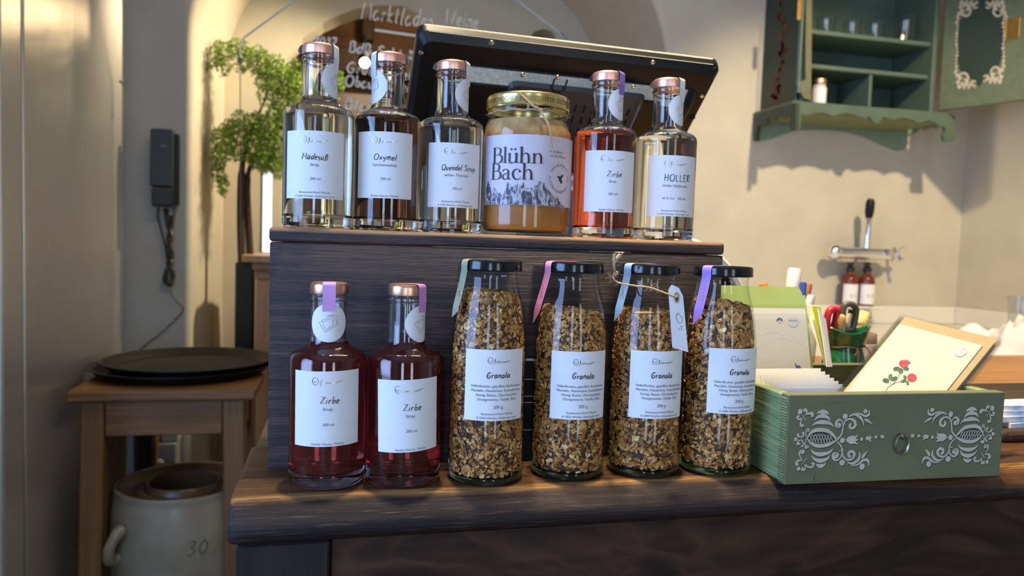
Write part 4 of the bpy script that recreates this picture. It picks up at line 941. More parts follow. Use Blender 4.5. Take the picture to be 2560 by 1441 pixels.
# saw-cut joint marks on the front corner
m = MB()
for k in range(30): z = .003+k*.0025; m.box(-.0004, .0004, .0012+.0008*(k % 2), .0102, z, z+.0012)
part('joint_marks', m, M['drawer_side'], t_)
nD = Vector((math.sin(-DRZ)*0, 0, 0)); nD = (Matrix.Rotation(DRZ, 3, 'Z') @ Vector((0, -1, 0)))
def dq(zx, zy):      # zoomed ornament pixels -> drawer front coordinates
    p = MDi @ at_plane(1960+zx/7.206, 1000+zy/7.206, DL, nD); return Vector((p.x, p.z))
KS = (dq(1100, 700)-dq(1000, 700)).length/100
def ornament():
    d = D2()
    S = lambda pts, w: d.stroke([dq(x, y) for x, y in pts], [q*KS for q in w], 5)
    Dt = lambda x, y, r, ry=None: d.dot(dq(x, y).x, dq(x, y).y, r*KS, (ry or r)*KS)
    Pg = lambda pts: d.poly([dq(x, y) for x, y in pts], True, 4)
    # bands above and below the melon
    for yb, yt, xl, xr in ((255, 180, 590, 800), (375, 255, 545, 825), (470, 370, 505, 885)):
        d.stroke([dq(xl, yb), dq((xl*2+695)/3, (yb+2*yt)/3+18), dq(695, yt+32), dq((xr*2+700)/3, (yb+2*yt)/3+24), dq(xr, yb+12)], [6*KS, 42*KS, 74*KS, 46*KS, 6*KS], 6)
    for yt, yb, xl, xr in ((895, 1015, 480, 880), (1005, 1130, 490, 825), (1150, 1225, 575, 735)):
        d.stroke([dq(xl, yt), dq((xl*2+650)/3, (yt+2*yb)/3-22), dq(650, yb-32), dq((xr*2+670)/3, (yt+2*yb)/3-30), dq(xr, yt-25)], [6*KS, 40*KS, 72*KS, 42*KS, 6*KS], 6)
    # melon outline
    d.stroke([dq(412, 690), dq(480, 590), dq(570, 545), dq(670, 540), dq(780, 560), dq(870, 625), dq(945, 725)], [12*KS, 50*KS, 62*KS, 62*KS, 60*KS, 44*KS, 22*KS], 6)
    d.stroke([dq(412, 690), dq(470, 770), dq(560, 820), dq(670, 830), dq(780, 810), dq(870, 770), dq(945, 725)], [12*KS, 36*KS, 56*KS, 62*KS, 58*KS, 42*KS, 22*KS], 6)
    for k in range(8):   # lattice
        x = 455+k*52; d.stroke([dq(x, 610+abs(k-3)*8), dq(x+70, 790-abs(k-3)*6)], 13*KS, smooth=False)
        x = 500+k*50; d.stroke([dq(x, 600+abs(k-3.5)*9), dq(x-45, 785-abs(k-4)*8)], 9*KS, smooth=False)
    # right scrolls
    S([(945, 720), (1030, 620), (1060, 480), (1100, 380), (1190, 345), (1265, 390), (1275, 470), (1215, 515), (1175, 470), (1205, 425)], (34, 30, 26, 28, 30, 50, 48, 44, 40, 30))
    S([(1065, 480), (1040, 390), (990, 360), (940, 400), (935, 465), (975, 490)], (14, 18, 34, 46, 44, 50)); Dt(980, 462, 44)
    S([(1165, 300), (1260, 262), (1350, 300), (1410, 380), (1428, 470)], (14, 34, 52, 30, 4)); S([(1230, 248), (1350, 245), (1450, 290), (1520, 265), (1532, 180)], (6, 22, 40, 44, 6))
    S([(1440, 350), (1500, 375), (1585, 435)], (22, 46, 5)); Dt(1095, 297, 44, 48); Dt(1460, 205, 40, 36)
    S([(950, 755), (1020, 830), (1045, 930), (1060, 1020), (1130, 1080), (1220, 1060), (1262, 985), (1225, 930), (1160, 950), (1165, 1020), (1200, 1010)], (20, 24, 26, 26, 32, 36, 46, 48, 44, 44, 30))
    S([(1040, 930), (1020, 1030), (940, 1090), (880, 1050), (880, 980), (940, 970)], (18, 26, 34, 44, 46, 52)); Dt(935, 1000, 46); S([(985, 925), (1075, 900)], (16, 16))
    S([(1125, 1115), (1220, 1150), (1320, 1090), (1360, 1010), (1345, 930)], (10, 40, 50, 40, 4)); S([(1205, 1190), (1320, 1165), (1420, 1090), (1500, 1090), (1530, 1190)], (8, 30, 46, 46, 6))
    S([(1400, 1060), (1430, 1000), (1500, 920)], (20, 56, 5)); Dt(1040, 1130, 50); Dt(1400, 1200, 46, 52)
    # tulips towards the ring
    Dt(1045, 732, 46, 44); Pg([(1110, 720), (1160, 665), (1230, 645), (1290, 650), (1318, 600), (1312, 665), (1290, 700), (1342, 712), (1300, 740), (1285, 755), (1332, 805), (1260, 790), (1190, 795), (1135, 760)])
    Dt(1392, 708, 26, 30); Pg([(1462, 690), (1480, 660), (1530, 655), (1565, 630), (1555, 670), (1600, 688), (1555, 705), (1568, 765), (1530, 735), (1480, 725)])
    Dt(1650, 670, 26, 26); Pg([(1728, 660), (1750, 632), (1800, 635), (1785, 660), (1812, 668), (1785, 690), (1800, 697), (1750, 695)])
    # left sprigs
    Dt(285, 212, 42, 46); S([(325, 275), (390, 380)], (16, 8)); S([(345, 200), (385, 175), (405, 235), (375, 280)], (50, 46, 26, 14)); S([(380, 270), (450, 245), (505, 255), (500, 305)], (12, 40, 60, 44))
    S([(330, 330), (260, 350), (235, 310), (275, 290)], (12, 34, 40, 34)); S([(315, 350), (290, 420), (310, 470), (345, 445)], (14, 30, 46, 44))
    Dt(205, 710, 32); S([(300, 660), (260, 660), (240, 610)], (10, 34, 40)); S([(305, 680), (350, 640), (330, 580)], (10, 30, 46)); S([(300, 720), (250, 750), (240, 795), (290, 790)], (10, 30, 42, 26)); S([(310, 720), (345, 780), (320, 840), (305, 825)], (8, 24, 28, 26)); S([(305, 650), (312, 770)], (12, 10))
    S([(412, 690), (385, 600), (405, 555), (440, 560)], (12, 16, 34, 34)); Dt(425, 548, 32); S([(412, 690), (375, 780), (390, 860), (435, 830)], (12, 18, 44, 44))
    S([(320, 1095), (275, 1000), (285, 930), (340, 930)], (12, 22, 36, 52)); Dt(330, 935, 38); S([(400, 1055), (310, 1170)], (14, 12)); S([(320, 1100), (250, 1095), (215, 1150), (255, 1175)], (10, 34, 46, 42))
    S([(370, 1150), (420, 1205), (500, 1210), (530, 1150), (485, 1145)], (8, 28, 36, 40, 34)); S([(370, 1165), (372, 1250), (325, 1260), (335, 1215)], (8, 28, 44, 34)); Dt(258, 1240, 32)
    return d
orn = ornament(); uc = dq(2066, 700).x
mir = D2(); mir.v = [Vector((2*uc-p.x-.0035, p.y)) for p in orn.v]; mir.f = [tuple(reversed(f)) for f in orn.f]
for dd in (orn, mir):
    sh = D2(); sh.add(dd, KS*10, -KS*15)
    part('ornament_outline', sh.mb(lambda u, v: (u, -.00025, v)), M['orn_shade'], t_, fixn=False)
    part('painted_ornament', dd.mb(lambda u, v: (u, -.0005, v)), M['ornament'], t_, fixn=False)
me_ = D2().poly([dq(x, y) for x, y in ((425, 690), (500, 610), (640, 580), (800, 610), (915, 715), (800, 770), (650, 800), (500, 760))], True)
for off in (0, 1):
    q = D2(); q.v = [Vector((2*uc-p.x-.0035, p.y)) for p in me_.v] if off else me_.v; q.f = me_.f
    part('ornament_ground', q.mb(lambda u, v: (u, -.00012, v)), M['orn_shade'], t_, fixn=False)
rp = dq(2066, 640)
ring = part('ring_pull', MB().tube([(rp.x+.0012+.0067*math.sin(2*PI*k/28), -.0035-.0012*math.cos(2*PI*k/28)*0, rp.y-.0078+.0084*math.cos(2*PI*k/28)) for k in range(28)], .00105, 8, True), M['iron'], t_, SM)
part('staple', MB().tube([(rp.x, .001, rp.y+.001), (rp.x, -.0045, rp.y+.0012), (rp.x, -.0060, rp.y-.0005), (rp.x, -.0045, rp.y-.0022), (rp.x, .001, rp.y-.002)], .0009, 6), M['iron'], ring)
# crack in the lower left of the front
part('crack', D2().stroke([dq(565, 1330), dq(545, 1380), dq(540, 1480), dq(525, 1500)], [3*KS, 9*KS, 6*KS, 3*KS]).mb(lambda u, v: (u, -.0002, v)), M['slot'], t_, fixn=False)

# ------------------------------------------------------------------ cards inside the drawer
def yplane(d): return Vector((0, d, 0))
def lean_sheet(name, label, cat_, corners, th, mat, group=None, parent=None, sx=None):
    """corners: world points (bl, br, tr, tl)"""
    o = part(name, MB().quadplate(*corners, th), mat, parent)
    if parent is None: tag(o, label, cat_, group)
    return o
FLOOR = ZC+.0072
def sheet_pts(xl, xr, ytop, Ytop, Ybot, xl_b, xr_b):
    tl, tr = at(xl, ytop, Y=Ytop), at(xr, ytop+ (xr-xl)*.012, Y=Ytop); tr.z = tl.z = (tl.z+tr.z)/2
    bl = at(xl_b, 985, Y=Ybot); br = at(xr_b, 985, Y=Ybot); bl.z = br.z = FLOOR+.0004
    return [bl, br, tr, tl]
def lerp(a, b, t): return a+(b-a)*t
XLi = DL.x+.0155                       # inner left face of the drawer
def stack_card(ytop, Yt, Yb, xr_t, xr_b, mat, name, label, grp, th=.0005):
    ztop = at(1960, ytop, Y=Yt).z; xr1 = at(xr_t, ytop, Y=Yt).x; xr2 = at(xr_b, 985, Y=Yb).x
    bl, br, tr, tl = Vector((XLi, Yb, FLOOR+.0004)), Vector((xr2, Yb, FLOOR+.0004)), Vector((xr1, Yt, ztop)), Vector((XLi, Yt, ztop))
    return tag(part(name, MB().quadplate(bl, br, tr, tl, -th), mat), label, 'card', grp), (bl, br, tr, tl)
GC = 'green envelopes behind the white card'
o, q = stack_card(738, .716, .672, 2013, 2060, M['greencard'], 'green_envelope', 'green envelope right behind the white mountain card in the drawer', GC)
for k, (yy, dY) in enumerate(((729, .0035), (723, .0070), (717, .0105))):
    stack_card(yy, .716+dY, .672+dY*.8, 2004-3*k, 2054-3*k, M['greencard'], 'green_envelope', ('second', 'third', 'rearmost')[k]+' green envelope of the fanned stack in the drawer', GC)
o, (bl, br, tr, tl) = stack_card(771, .706, .662, 2013, 2052, M['paper'], 'greeting_card', 'large white card with faint mountain drawing and round sticker', 'white cards in the drawer')
nC = (br-bl).cross(tl-bl).normalized(); nC = nC if nC.y < 0 else -nC
def on_card(px, py, off): return at_plane(px, py, bl, nC)+nC*off
def c4(x, y): return (1860+x/4.968, 700+y/4.968)
d = MB()
def decal(name, D, mat, par, fn, off): 
    m_ = MB(); m_.add([fn(p[0], p[1], off) for p in D.v], D.f); return part(name, m_, mat, par, fixn=False)
f4 = lambda x, y, off: on_card(*c4(x, y), off)
dd = D2()
for pts in ([(110, 700), (200, 690), (300, 660), (390, 645), (480, 690), (560, 690), (650, 720)], [(330, 760), (420, 735), (520, 730), (640, 770), (760, 830), (840, 870)], [(120, 930), (230, 990), (330, 970), (450, 1000), (600, 985)], [(190, 860), (260, 800), (330, 760)]):
    dd.stroke(pts, 2.2)
decal('mountain_drawing', dd, M['pencil_line'], o, f4, .0002)
decal('sticker', D2().dot(607, 506, 74, 80, 28), M['label'], o, f4, .0003)
dd = D2(); tx = text2d('HALLING', 26); dd.v = [Vector((605+p.x, 516-p.y)) for p in tx.v]; dd.f = tx.f; decal('sticker_print', dd, M['grey_ink'], o, f4, .0006)
decal('blue_motif', D2().stroke([(405, 515), (418, 492), (440, 484), (462, 492), (478, 515)], [8, 22, 24, 22, 8]), M['print_blue'], o, f4, .0003)
decal('red_motif', D2().dot(444, 535, 7), M['petal'], o, f4, .0003)
decal('bird_print', D2().poly([(628, 1040), (642, 1036), (650, 1060), (690, 1066), (705, 1108), (650, 1108), (640, 1075)], True), M['print_blue'], o, f4, .0003)
sl = tag(part('card_sleeve', MB().quadplate(bl+nC*.0022-Vector((.000, 0, 0)), br+nC*.0022+Vector((.004, 0, 0)), tr+nC*.0022+Vector((.003, 0, .003)), tl+nC*.0022+Vector((0, 0, .003)), .0001), M['film']), 'clear film sleeve over the white mountain card', 'sleeve')
for k in range(7):
    stack_card(922+k*8.2, .654-k*.0092, .624-k*.0058, 2052+k*11, 2056+k*11, M['paper'], 'greeting_card', ('topmost', 'second', 'third', 'fourth', 'fifth', 'sixth', 'lowest')[k]+' of the slumped white cards in front of the mountain card', 'white cards in the drawer', .0007)
# twisted envelopes to the right of the white card
def free_sheet(name, label, pts, mat, th=.0005, grp=None):
    c_ = [at(x, y, Y=Y) for x, y, Y in pts]; return tag(part(name, MB().quadplate(*c_, th), mat), label, 'envelope', grp)
free_sheet('pale_envelope', 'pale green-white envelope edge beside the green stack', [(2062, 915, .684), (2072, 915, .694), (2050, 766, .730), (2008, 760, .718)], M['paper'])
free_sheet('lime_envelope', 'lime green envelope corner between pale envelopes', [(2062, 905, .680), (2064, 905, .683), (2051, 768, .722), (2029, 766, .711)], M['lime'])
free_sheet('white_envelope', 'folded white envelope standing right of the lime one', [(2066, 918, .668), (2080, 918, .676), (2064, 800, .713), (2044, 772, .701)], M['label'])
# clover cards leaning at the right
PC = Vector((.47, .592, ZC+.078)); LEAN = rad(40); nL = Vector((0, -math.cos(LEAN), math.sin(LEAN))); eU = Vector((1, 0, 0)); eV = Vector((0, math.sin(LEAN), math.cos(LEAN)))
def onp(px, py, off=0.0): return at_plane(px, py, PC, nL)+nL*off
def ext(a, b, k): return a+(b-a)*k
TL_, TR_ = onp(2263, 793), onp(2494, 848); BR_, BL_ = onp(2385, 982), onp(2112, 975)
def clip_bottom(top, bot):   # run the side edges down to the inside of the drawer floor/front
    dr = (bot-top).normalized(); L_ = 0
    p = bot.copy()
    for _ in range(400):
        q = p+dr*.0005
        loc = MDi @ q
        if loc.y < DT+.006 or q.z < FLOOR+.001: break
        p = q
    return p
GK = 'clover cards in clear sleeves'
for k in range(4):
    off = -.0030*k; sh = Vector((.0016*k, 0, -.0002*k))
    tl, tr = TL_+nL*off+sh, TR_+nL*off+sh*1.6; br, bl = clip_bottom(tr, BR_+nL*off+sh*1.6), clip_bottom(tl, BL_+nL*off+sh)
    o = tag(part('card_set', MB().quadplate(bl, br, tr, tl, -.0006), M['kraft']), ('front clover card with kraft envelope leaning in the drawer', 'second clover card set behind the front one', 'third clover card set of the leaning pack', 'rearmost clover card set of the leaning pack')[k], 'card', GK)
    e1 = (tr-tl).normalized(); 
    part('sleeve', MB().quadplate(bl-e1*.006+nL*.0016, br+e1*.005+nL*.0016, tr+e1*.006+nL*.0016+eV*.002, tl-e1*.005+nL*.0016+eV*.002, -.0001).quadplate(tl-e1*.006-nL*.0008, tr+e1*.006-nL*.0008, br+e1*.006-nL*.0008, bl-e1*.006-nL*.0008, .0001), M['film'], o, fixn=False)
    if k == 0:
        ctl, ctr, cbr, cbl = onp(2247, 812, .0009), onp(2455, 865, .0009), onp(2362, 982, .0009), onp(2120, 975, .0009)
        cbr, cbl = clip_bottom(ctr, cbr), clip_bottom(ctl, cbl)
        cr_ = part('cream_card', MB().quadplate(cbl, cbr, ctr, ctl, -.0007), M['cream'], o)
        f5 = lambda x, y, off: onp(2180+x/6.8625, 780+y/6.8625, .0011+off)
        def de5(nm, D, mat, off): m_ = MB(); m_.add([f5(p[0], p[1], off) for p in D.v], D.f); return part(nm, m_, mat, cr_, fixn=False)
        dd = D2().stroke([(215, 1390), (260, 1310), (330, 1260), (400, 1190), (440, 1120), (475, 1060)], 7).stroke([(330, 1262), (400, 1225), (480, 1205)], 6).stroke([(300, 1275), (300, 1210)], 6)
        de5('stem_print', dd, M['print_leaf'], .0001)
        dd = D2()
        for x, y, rx, ry, ro in ((405, 988, 58, 34, -.15), (570, 985, 52, 32, .15), (478, 1022, 44, 44, 0), (302, 1130, 36, 52, .1), (225, 1190, 58, 38, .2), (365, 1158, 60, 30, -.5), (552, 1135, 30, 36, -.4), (525, 1198, 52, 24, -.2), (597, 1228, 24, 38, -.1), (636, 882, 18, 12, -.4)): dd.dot(x, y, rx, ry, 18, ro)
        de5('leaf_print', dd, M['print_leaf'], .0002)
        dd = D2().poly([(448, 900), (470, 855), (505, 838), (530, 850), (545, 832), (565, 850), (580, 828), (598, 852), (612, 840), (622, 880), (590, 935), (540, 962), (480, 955)], True).dot(670, 1140, 78, 66, 22)
        for k2 in range(16): a_ = 2*PI*k2/16; dd.dot(670+70*math.cos(a_), 1140+60*math.sin(a_), 12, 7, 8, a_)
        de5('blossom_print', dd, M['petal'], .0003)
        st = de5('sticker', D2().dot(1505, 695, 110, 80, 30, -.25), M['label'], .0003)
        dd = D2()
        for tx_, x_, y_ in (('HEISS', 1525, 668), ('KLEE', 1500, 722)):
            tx = text2d(tx_, 44); dd.v += [Vector((x_+p.x-p.y*.2, y_-p.y+p.x*.05)) for p in tx.v]; b_ = len(dd.v)-len(tx.v); dd.f += [tuple(i+b_ for i in f) for f in tx.f]
        de5('sticker_print', dd, M['pencil_line'], .0005)

# ================================================================== POT WITH SCISSORS, PENS
YP = .905; pc = at(2108, 915, Y=YP); PZ = ZC-.0006
t_ = thing('pinched_pot', 'dark green glazed pinched pot tied with a leather cord', 'pot', (pc.x, YP, PZ))
zr = at(2110, 822, Y=YP).z-PZ; zw = at(2112, 872, Y=YP-.025).z-PZ; k_ = zr/.112
def pz(t): return zw*t if t <= 1 else zw+(zr-zw)*(t-1)
potp = [(0, 0), (.025, 0), (.029, .002), (.0318, pz(.25)), (.0312, pz(.50)), (.0275, pz(.80)), (.0240, pz(.97)), (.0238, pz(1.05)), (.0262, pz(1.3)), (.0295, pz(1.7)), (.0318, pz(1.97)), (.0322, zr), (.0310, zr+.0015), (.0292, zr), (.0265, pz(1.6)), (.0222, pz(1.02)), (.0282, pz(.5)), (.027, .010), (0, .008)]
m = MB().lathe([(r_, z) for r_, z in potp], 40, cap=(False, False))
m.v = [(x*(1.0+.10*z/.1), y*(1-.15*z/.1), z+(.005*math.sin(2.2*math.atan2(y, x)+2.4) if z > zw*1.3 else 0)) for x, y, z in m.v]
part('pot_body', m, M['glaze'], t_, SM)
cz = zw*1.01; m = MB().tube([(.0252*1.05*math.cos(2*PI*k/30), .0252*.93*math.sin(2*PI*k/30), cz+.0012*math.sin(k)) for k in range(30)], .0011, 6, True)
m.tube([(.001, -.0256, cz), (.0005, -.0268, cz-.006), (.001, -.0272, cz-.012)], .0010, 6).tube([(.001, -.0262, cz-.007), (-.005, -.0275, cz-.010)], .0009, 5).tube([(.001, -.0262, cz-.002), (.0025, -.0275, cz-.007), (.0005, -.0285, cz-.022)], .0008, 5)
m.tube([(.026, -.008, cz), (.030, -.010, cz-.003), (.034, -.011, cz-.010)], .0008, 5).ball((.001, -.0265, cz-.006), .0018, 8, 6).ball((.027, -.007, cz), .0018, 8, 6)
part('leather_cord', m, pm('leather_cord', (.16, .08, .045), .7), t_, SM)
def p5(x, y, Y=YP): return at(2020+x/7.585, 740+y/7.585, Y=Y)
def scissors(name, label, loops, blade_from, blade_to, mat, mat2):
    L0 = blade_to; t = thing(name, label, 'scissors', L0)
    for pts, r_ in loops: part('handle', MB().tube([p-L0 for p in cat(pts, 5, True)], r_, 10, True), mat, t, SM)
    d_ = (blade_to-blade_from)
    part('blade', MB().tube([(0, 0, 0), (blade_from-L0)*.5, blade_from-L0], [.0012, .0035, .003], 6), M['screw'], t, SM)
    part('blade', MB().tube([(.002, .001, .001), (blade_from-L0)*.5+Vector((.003, .001, 0)), blade_from-L0+Vector((.004, 0, 0))], [.0012, .0035, .003], 6), M['screw'], t, SM)
    return t
scissors('scissors', 'red-handled scissors standing in the green pot', [([p5(370, 640, .900), p5(355, 480, .898), p5(400, 300, .897), p5(480, 255, .897), p5(545, 300, .898), p5(530, 450, .899), p5(500, 560, .900), p5(480, 640, .901)], .0052),
          ([p5(560, 250, .908), p5(600, 225, .910), p5(625, 300, .911), p5(610, 420, .911), p5(580, 520, .910), p5(560, 600, .908), p5(545, 500, .907), p5(545, 350, .907)], .0036)], p5(480, 640, .903), Vector((pc.x-.004, YP, PZ+.012)), M['red'], None)
scissors('scissors', 'grey-handled scissors arching over the green pot', [([p5(660, 640, .907), p5(655, 420, .905), p5(665, 250, .904), p5(720, 165, .903), p5(820, 160, .903), p5(895, 215, .904), p5(910, 320, .905), p5(880, 480, .906), p5(830, 640, .907), p5(745, 650, .907)], .0045)],
          p5(745, 640, .907), Vector((pc.x+.005, YP, PZ+.012)), M['greyhandle'], None)
t_ = thing('paintbrush', 'tan wooden pen standing in the green pot between the scissors', 'pen', p5(625, 640, .899))
L0 = Vector(t_.location)
part('shaft', MB().tube([p5(615, 640, .899)-L0+Vector((0, .003, -.05)), p5(615, 610, .899)-L0, p5(620, 450, .896)-L0, p5(640, 400, .896)-L0, p5(655, 360, .896)-L0], [.004, .0068, .0070, .0066, .0035], 12), M['pencil'], t_, SM)
t_ = thing('pencil', 'pale wooden pencil seen through the grey scissor handle', 'pencil', p5(770, 640, .912)); L0 = Vector(t_.location)
part('shaft', MB().tube([p5(760, 640, .912)-L0+Vector((0, 0, -.05)), p5(765, 600, .912)-L0, p5(810, 340, .914)-L0], .0062, 6), pm('pencil_paint', (.80, .68, .42), .5), t_)
part('cap', MB().tube([p5(812, 338, .914)-L0, p5(825, 265, .914)-L0], [.0062, .0055], 8), M['black'], t_, SM)
t_ = thing('pencil', 'slim cream pencil left inside the grey scissor handle', 'pencil', p5(730, 640, .916)); L0 = Vector(t_.location)
part('shaft', MB().tube([p5(700, 640, .916)-L0+Vector((0, 0, -.04)), p5(715, 500, .916)-L0, p5(745, 260, .917)-L0], .0042, 6), pm('pencil_cream', (.80, .72, .55), .5), t_)
# candle jar and yellow wax flower behind the pot
YK = 1.02; q = at(2152, 915, Y=YK)
t_ = thing('candle_jar', 'small white jar with a grey-brown wooden ring behind the green pot', 'jar', (at(2160, 900, Y=YK).x, YK, PZ))
zt_ = at(2160, 832, Y=YK).z-PZ; zm = at(2160, 858, Y=YK).z-PZ
part('jar_body', MB().lathe([(0, 0), (.016, 0), (.0175, .003), (.0185, zm-.001), (.0165, zm), (0, zm)], 32, cap=(False, False)), pm('jar_white', (.62, .56, .46), .4), t_, SM)
part('wood_ring', MB().lathe([(.011, zm+.0002), (.0172, zm+.0002), (.0178, zm+.004), (.0172, zt_-.002), (.0155, zt_), (.0125, zt_-.001), (.011, zm+.004)], 32, cap=(False, False)), pm('ring_wood', (.30, .22, .14), .6), t_, SM)
part('wax', MB().lathe([(0, zm+.0005), (.0108, zm+.0005), (.0108, zm+.010), (0, zm+.009)], 24, cap=(False, False)), M['orange'], t_, SM)
b_ = p5(1000, 640, .965); t_ = thing('wax_petal', 'pale yellow flame-shaped candle rising behind the green pot', 'candle', (b_.x, .965, PZ)); L0 = Vector(t_.location)
part('wax', MB().tube([p-L0 for p in cat([Vector((b_.x, .965, PZ)), p5(1000, 640, .965), p5(990, 520, .965), p5(1040, 420, .965), p5(1105, 340, .965), p5(1120, 305, .965)], 6)], [.008]*6+[.0115]*6+[.0125]*6+[.0095]*6+[.006]*6+[.001], 12), M['yellow'], t_, SM)
# pens in a clear cup behind the envelopes
YC_ = .86; cx_ = at(1985, 760, Y=YC_).x
t_ = thing('pen_cup', 'clear plastic pen cup hidden behind the green envelopes', 'cup', (cx_, YC_, PZ))
part('cup_body', MB().lathe([(0, 0), (.026, 0), (.031, .105), (.0300, .105), (.025, .002), (0, .002)], 32, cap=(False, False)), M['tumbler'], t_, SM)
def pen(name, label, tip, foot, r_, mat, capmat=None, caplen=.0):
    t = thing(name, label, 'pen', foot); d_ = tip-foot; L = d_.length; u = d_/L
    part('barrel', MB().tube([(0, 0, 0), u*(.004), u*(L-caplen-.001)], [r_*.6, r_*.92, r_*.92], 14), mat, t, SM)
    part('cap', MB().tube([u*(L-caplen), u*(L-.003), u*L], [r_, r_, r_*.75], 14), capmat or mat, t, SM)
fz = PZ+.003
def ft(dx, dy): return Vector((cx_+dx, YC_+dy, fz))
pen('marker', 'thick white marker sticking up behind the green envelopes', at(1987, 671, Y=.872), ft(-.010, .006), .0088, M['white'], M['white'], .045)
pen('marker', 'orange marker lying low at the left behind the green envelopes', at(1908, 709, Y=.868), ft(.014, .004), .0062, M['orange'], M['orange'], .03)
pen('pen', 'blue-capped pen behind the green envelopes', at(2008, 706, Y=.850), ft(-.004, -.012), .0048, M['blue'], M['blue'], .02)
pen('pen', 'brown pen right beside the blue-capped one', at(2024, 710, Y=.866), ft(.002, .014), .0040, pm('brown_pen', (.45, .17, .06), .4), None, .02)
pen('pen', 'white pen leaning right in front of the blue-capped one', at(2029, 738, Y=.838), ft(-.013, -.008), .0052, M['white'], M['white'], .022)
pen('pen', 'grey pen tip low beside the pale envelope', at(2030, 752, Y=.846), ft(-.016, .0), .0034, M['greyhandle'], M['greyhandle'], .02)
# napkins on a dark board at the right
YB0 = at(2520, 1112, Z=ZC).y
t_ = thing('serving_board', 'dark wooden board under the folded blue and white napkins', 'board', (at(2505, 1110, Y=YB0).x+.17, YB0+.13, PZ))
part('board', MB().box(-.165, .20, -.125, .15, 0, .0135, .005, 3), M['darkwood'], t_)
part('cleat', MB().box(-.155, .19, -.1256, -.1222, .004, .0105, .001), M['darkwood'], t_)
for k in range(4):
    z0 = PZ+.0138+.0062*k
    m = MB(); n = 14; dx = (.010, .0, .006, -.004)[k]; x0, x1, y0, y1 = -.150+dx, .18+dx, -.112+.003*k, at(2530, 1004, Z=ZC+.035).y-t_.location.y
    L0 = Vector((t_.location.x, t_.location.y, z0)); vs = []; fs = []
    for j in range(3):
        for i in range(n+1):
            for jj in range(n+1):
                x = x0+(x1-x0)*i/n; y = y0+(y1-y0)*jj/n; vs.append((x, y, j*.0028+.0005*math.sin(x*60+k+j)+.0004*math.sin(y*70+2*k)))
    N_ = (n+1)**2
    for j in range(3):
        for i in range(n):
            for jj in range(n): a_ = j*N_+i*(n+1)+jj; fs.append((a_, a_+n+1, a_+n+2, a_+1))
    for i in range(n):   # folded front and left edges
        a_ = i*(n+1); 
        for j in range(2): fs += [(j*N_+a_, j*N_+a_+n+1, (j+1)*N_+a_+n+1, (j+1)*N_+a_), (j*N_+i, (j+1)*N_+i, (j+1)*N_+i+1, j*N_+i+1)]
    o = part('napkin', m.add(vs, fs), M['napkin'], None, SM, fixn=False); o.location = L0
    tag(o, ('lowest', 'second', 'third', 'topmost')[k]+' folded blue and white napkin on the dark board', 'napkin', 'folded napkins')
# ================================================================== MONITOR (back of a till screen, top leaning towards us)
TLm = Vector((.0835, .861, 1.3486)); yw, tl_, ro_ = -.0275, .8464, -.0127
ex = Vector((math.cos(yw)*math.cos(ro_), -math.sin(yw)*math.cos(ro_), math.sin(ro_)))
ey = Vector((math.sin(yw)*math.sin(tl_), math.cos(yw)*math.sin(tl_), -math.cos(tl_))); ey = (ey-ex*ey.dot(ex)).normalized()
en = ex.cross(ey).normalized(); en = en if en.y < 0 else -en      # outward, towards the camera
TLm = TLm+en*.0150; WM, HM_ = .383, .262
t_ = thing('till_monitor', 'black till monitor seen from behind, top edge leaning forward', 'monitor', (TLm.x+WM/2, 1.05, ZC))
L0 = Vector(t_.location)
MM = Matrix(((ex.x, ey.x, en.x, TLm.x-L0.x), (ex.y, ey.y, en.y, TLm.y-L0.y), (ex.z, ey.z, en.z, TLm.z-L0.z), (0, 0, 0, 1)))
def rrect(x0, x1, y0, y1, r, n=5):
    o = []
    for cx_, cy_, a0 in ((x1-r, y1-r, 0), (x0+r, y1-r, 90), (x0+r, y0+r, 180), (x1-r, y0+r, 270)):
        o += [(cx_+r*math.cos(rad(a0+90*k/n)), cy_+r*math.sin(rad(a0+90*k/n))) for k in range(n+1)]
    return o
def loft(rings, cap0=True, cap1=True):   # rings: (outline, z)
    m = MB(); n = len(rings[0][0]); vs = []; fs = []
    for o, z in rings: vs += [(x, y, z) for x, y in o]
    for i in range(len(rings)-1):
        for k in range(n): k2 = (k+1) % n; fs.append((i*n+k, i*n+k2, (i+1)*n+k2, (i+1)*n+k))
    if cap0: fs.append(tuple(range(n-1, -1, -1)))
    if cap1: fs.append(tuple((len(rings)-1)*n+k for k in range(n)))
    return m.add(vs, fs)
part('screen_bezel', loft([(rrect(.002, WM-.002, .002, HM_-.002, .010), -.018), (rrect(-.001, WM+.001, -.001, HM_+.001, .012), -.015), (rrect(-.001, WM+.001, -.001, HM_+.001, .012), -.0122)]).tf(MM), M['black_gloss'], t_, SM)
part('screen', MB().box(.012, WM-.012, .012, HM_-.012, -.0190, -.0182).tf(MM), M['slot'], t_)
hs = part('housing', loft([(rrect(-.001, WM+.001, -.001, HM_+.001, .012), -.0118), (rrect(.0, WM, .0, HM_, .012), -.004), (rrect(.006, WM-.006, .008, HM_-.006, .012), .0045), (rrect(.012, WM-.012, .014, HM_-.012, .010), .0055)], True, True).tf(MM), M['black'], t_, rad(25))
part('rear_hump', loft([(rrect(.026, WM-.018, .032, HM_-.02, .014), .0056), (rrect(.028, WM-.020, .0330, HM_-.022, .012), .0075), (rrect(.042, WM-.028, .0465, HM_-.026, .010), .0200), (rrect(.044, WM-.030, .0485, HM_-.028, .010), .0212)], True, True).tf(MM), M['black'], t_, rad(25))
bevel_light = pm('lit_bevel_plastic', (.47, .415, .30), .6, var=.22, scale=240)  # pale colour paints reflected lamp light onto the monitor's bevels
part('hump_highlight', MB().quadplate((.046, .0336, .0080), (WM-.036, .0336, .0080), (WM-.042, .0462, .0201), (.054, .0462, .0201), .0005).tf(MM), bevel_light, t_)
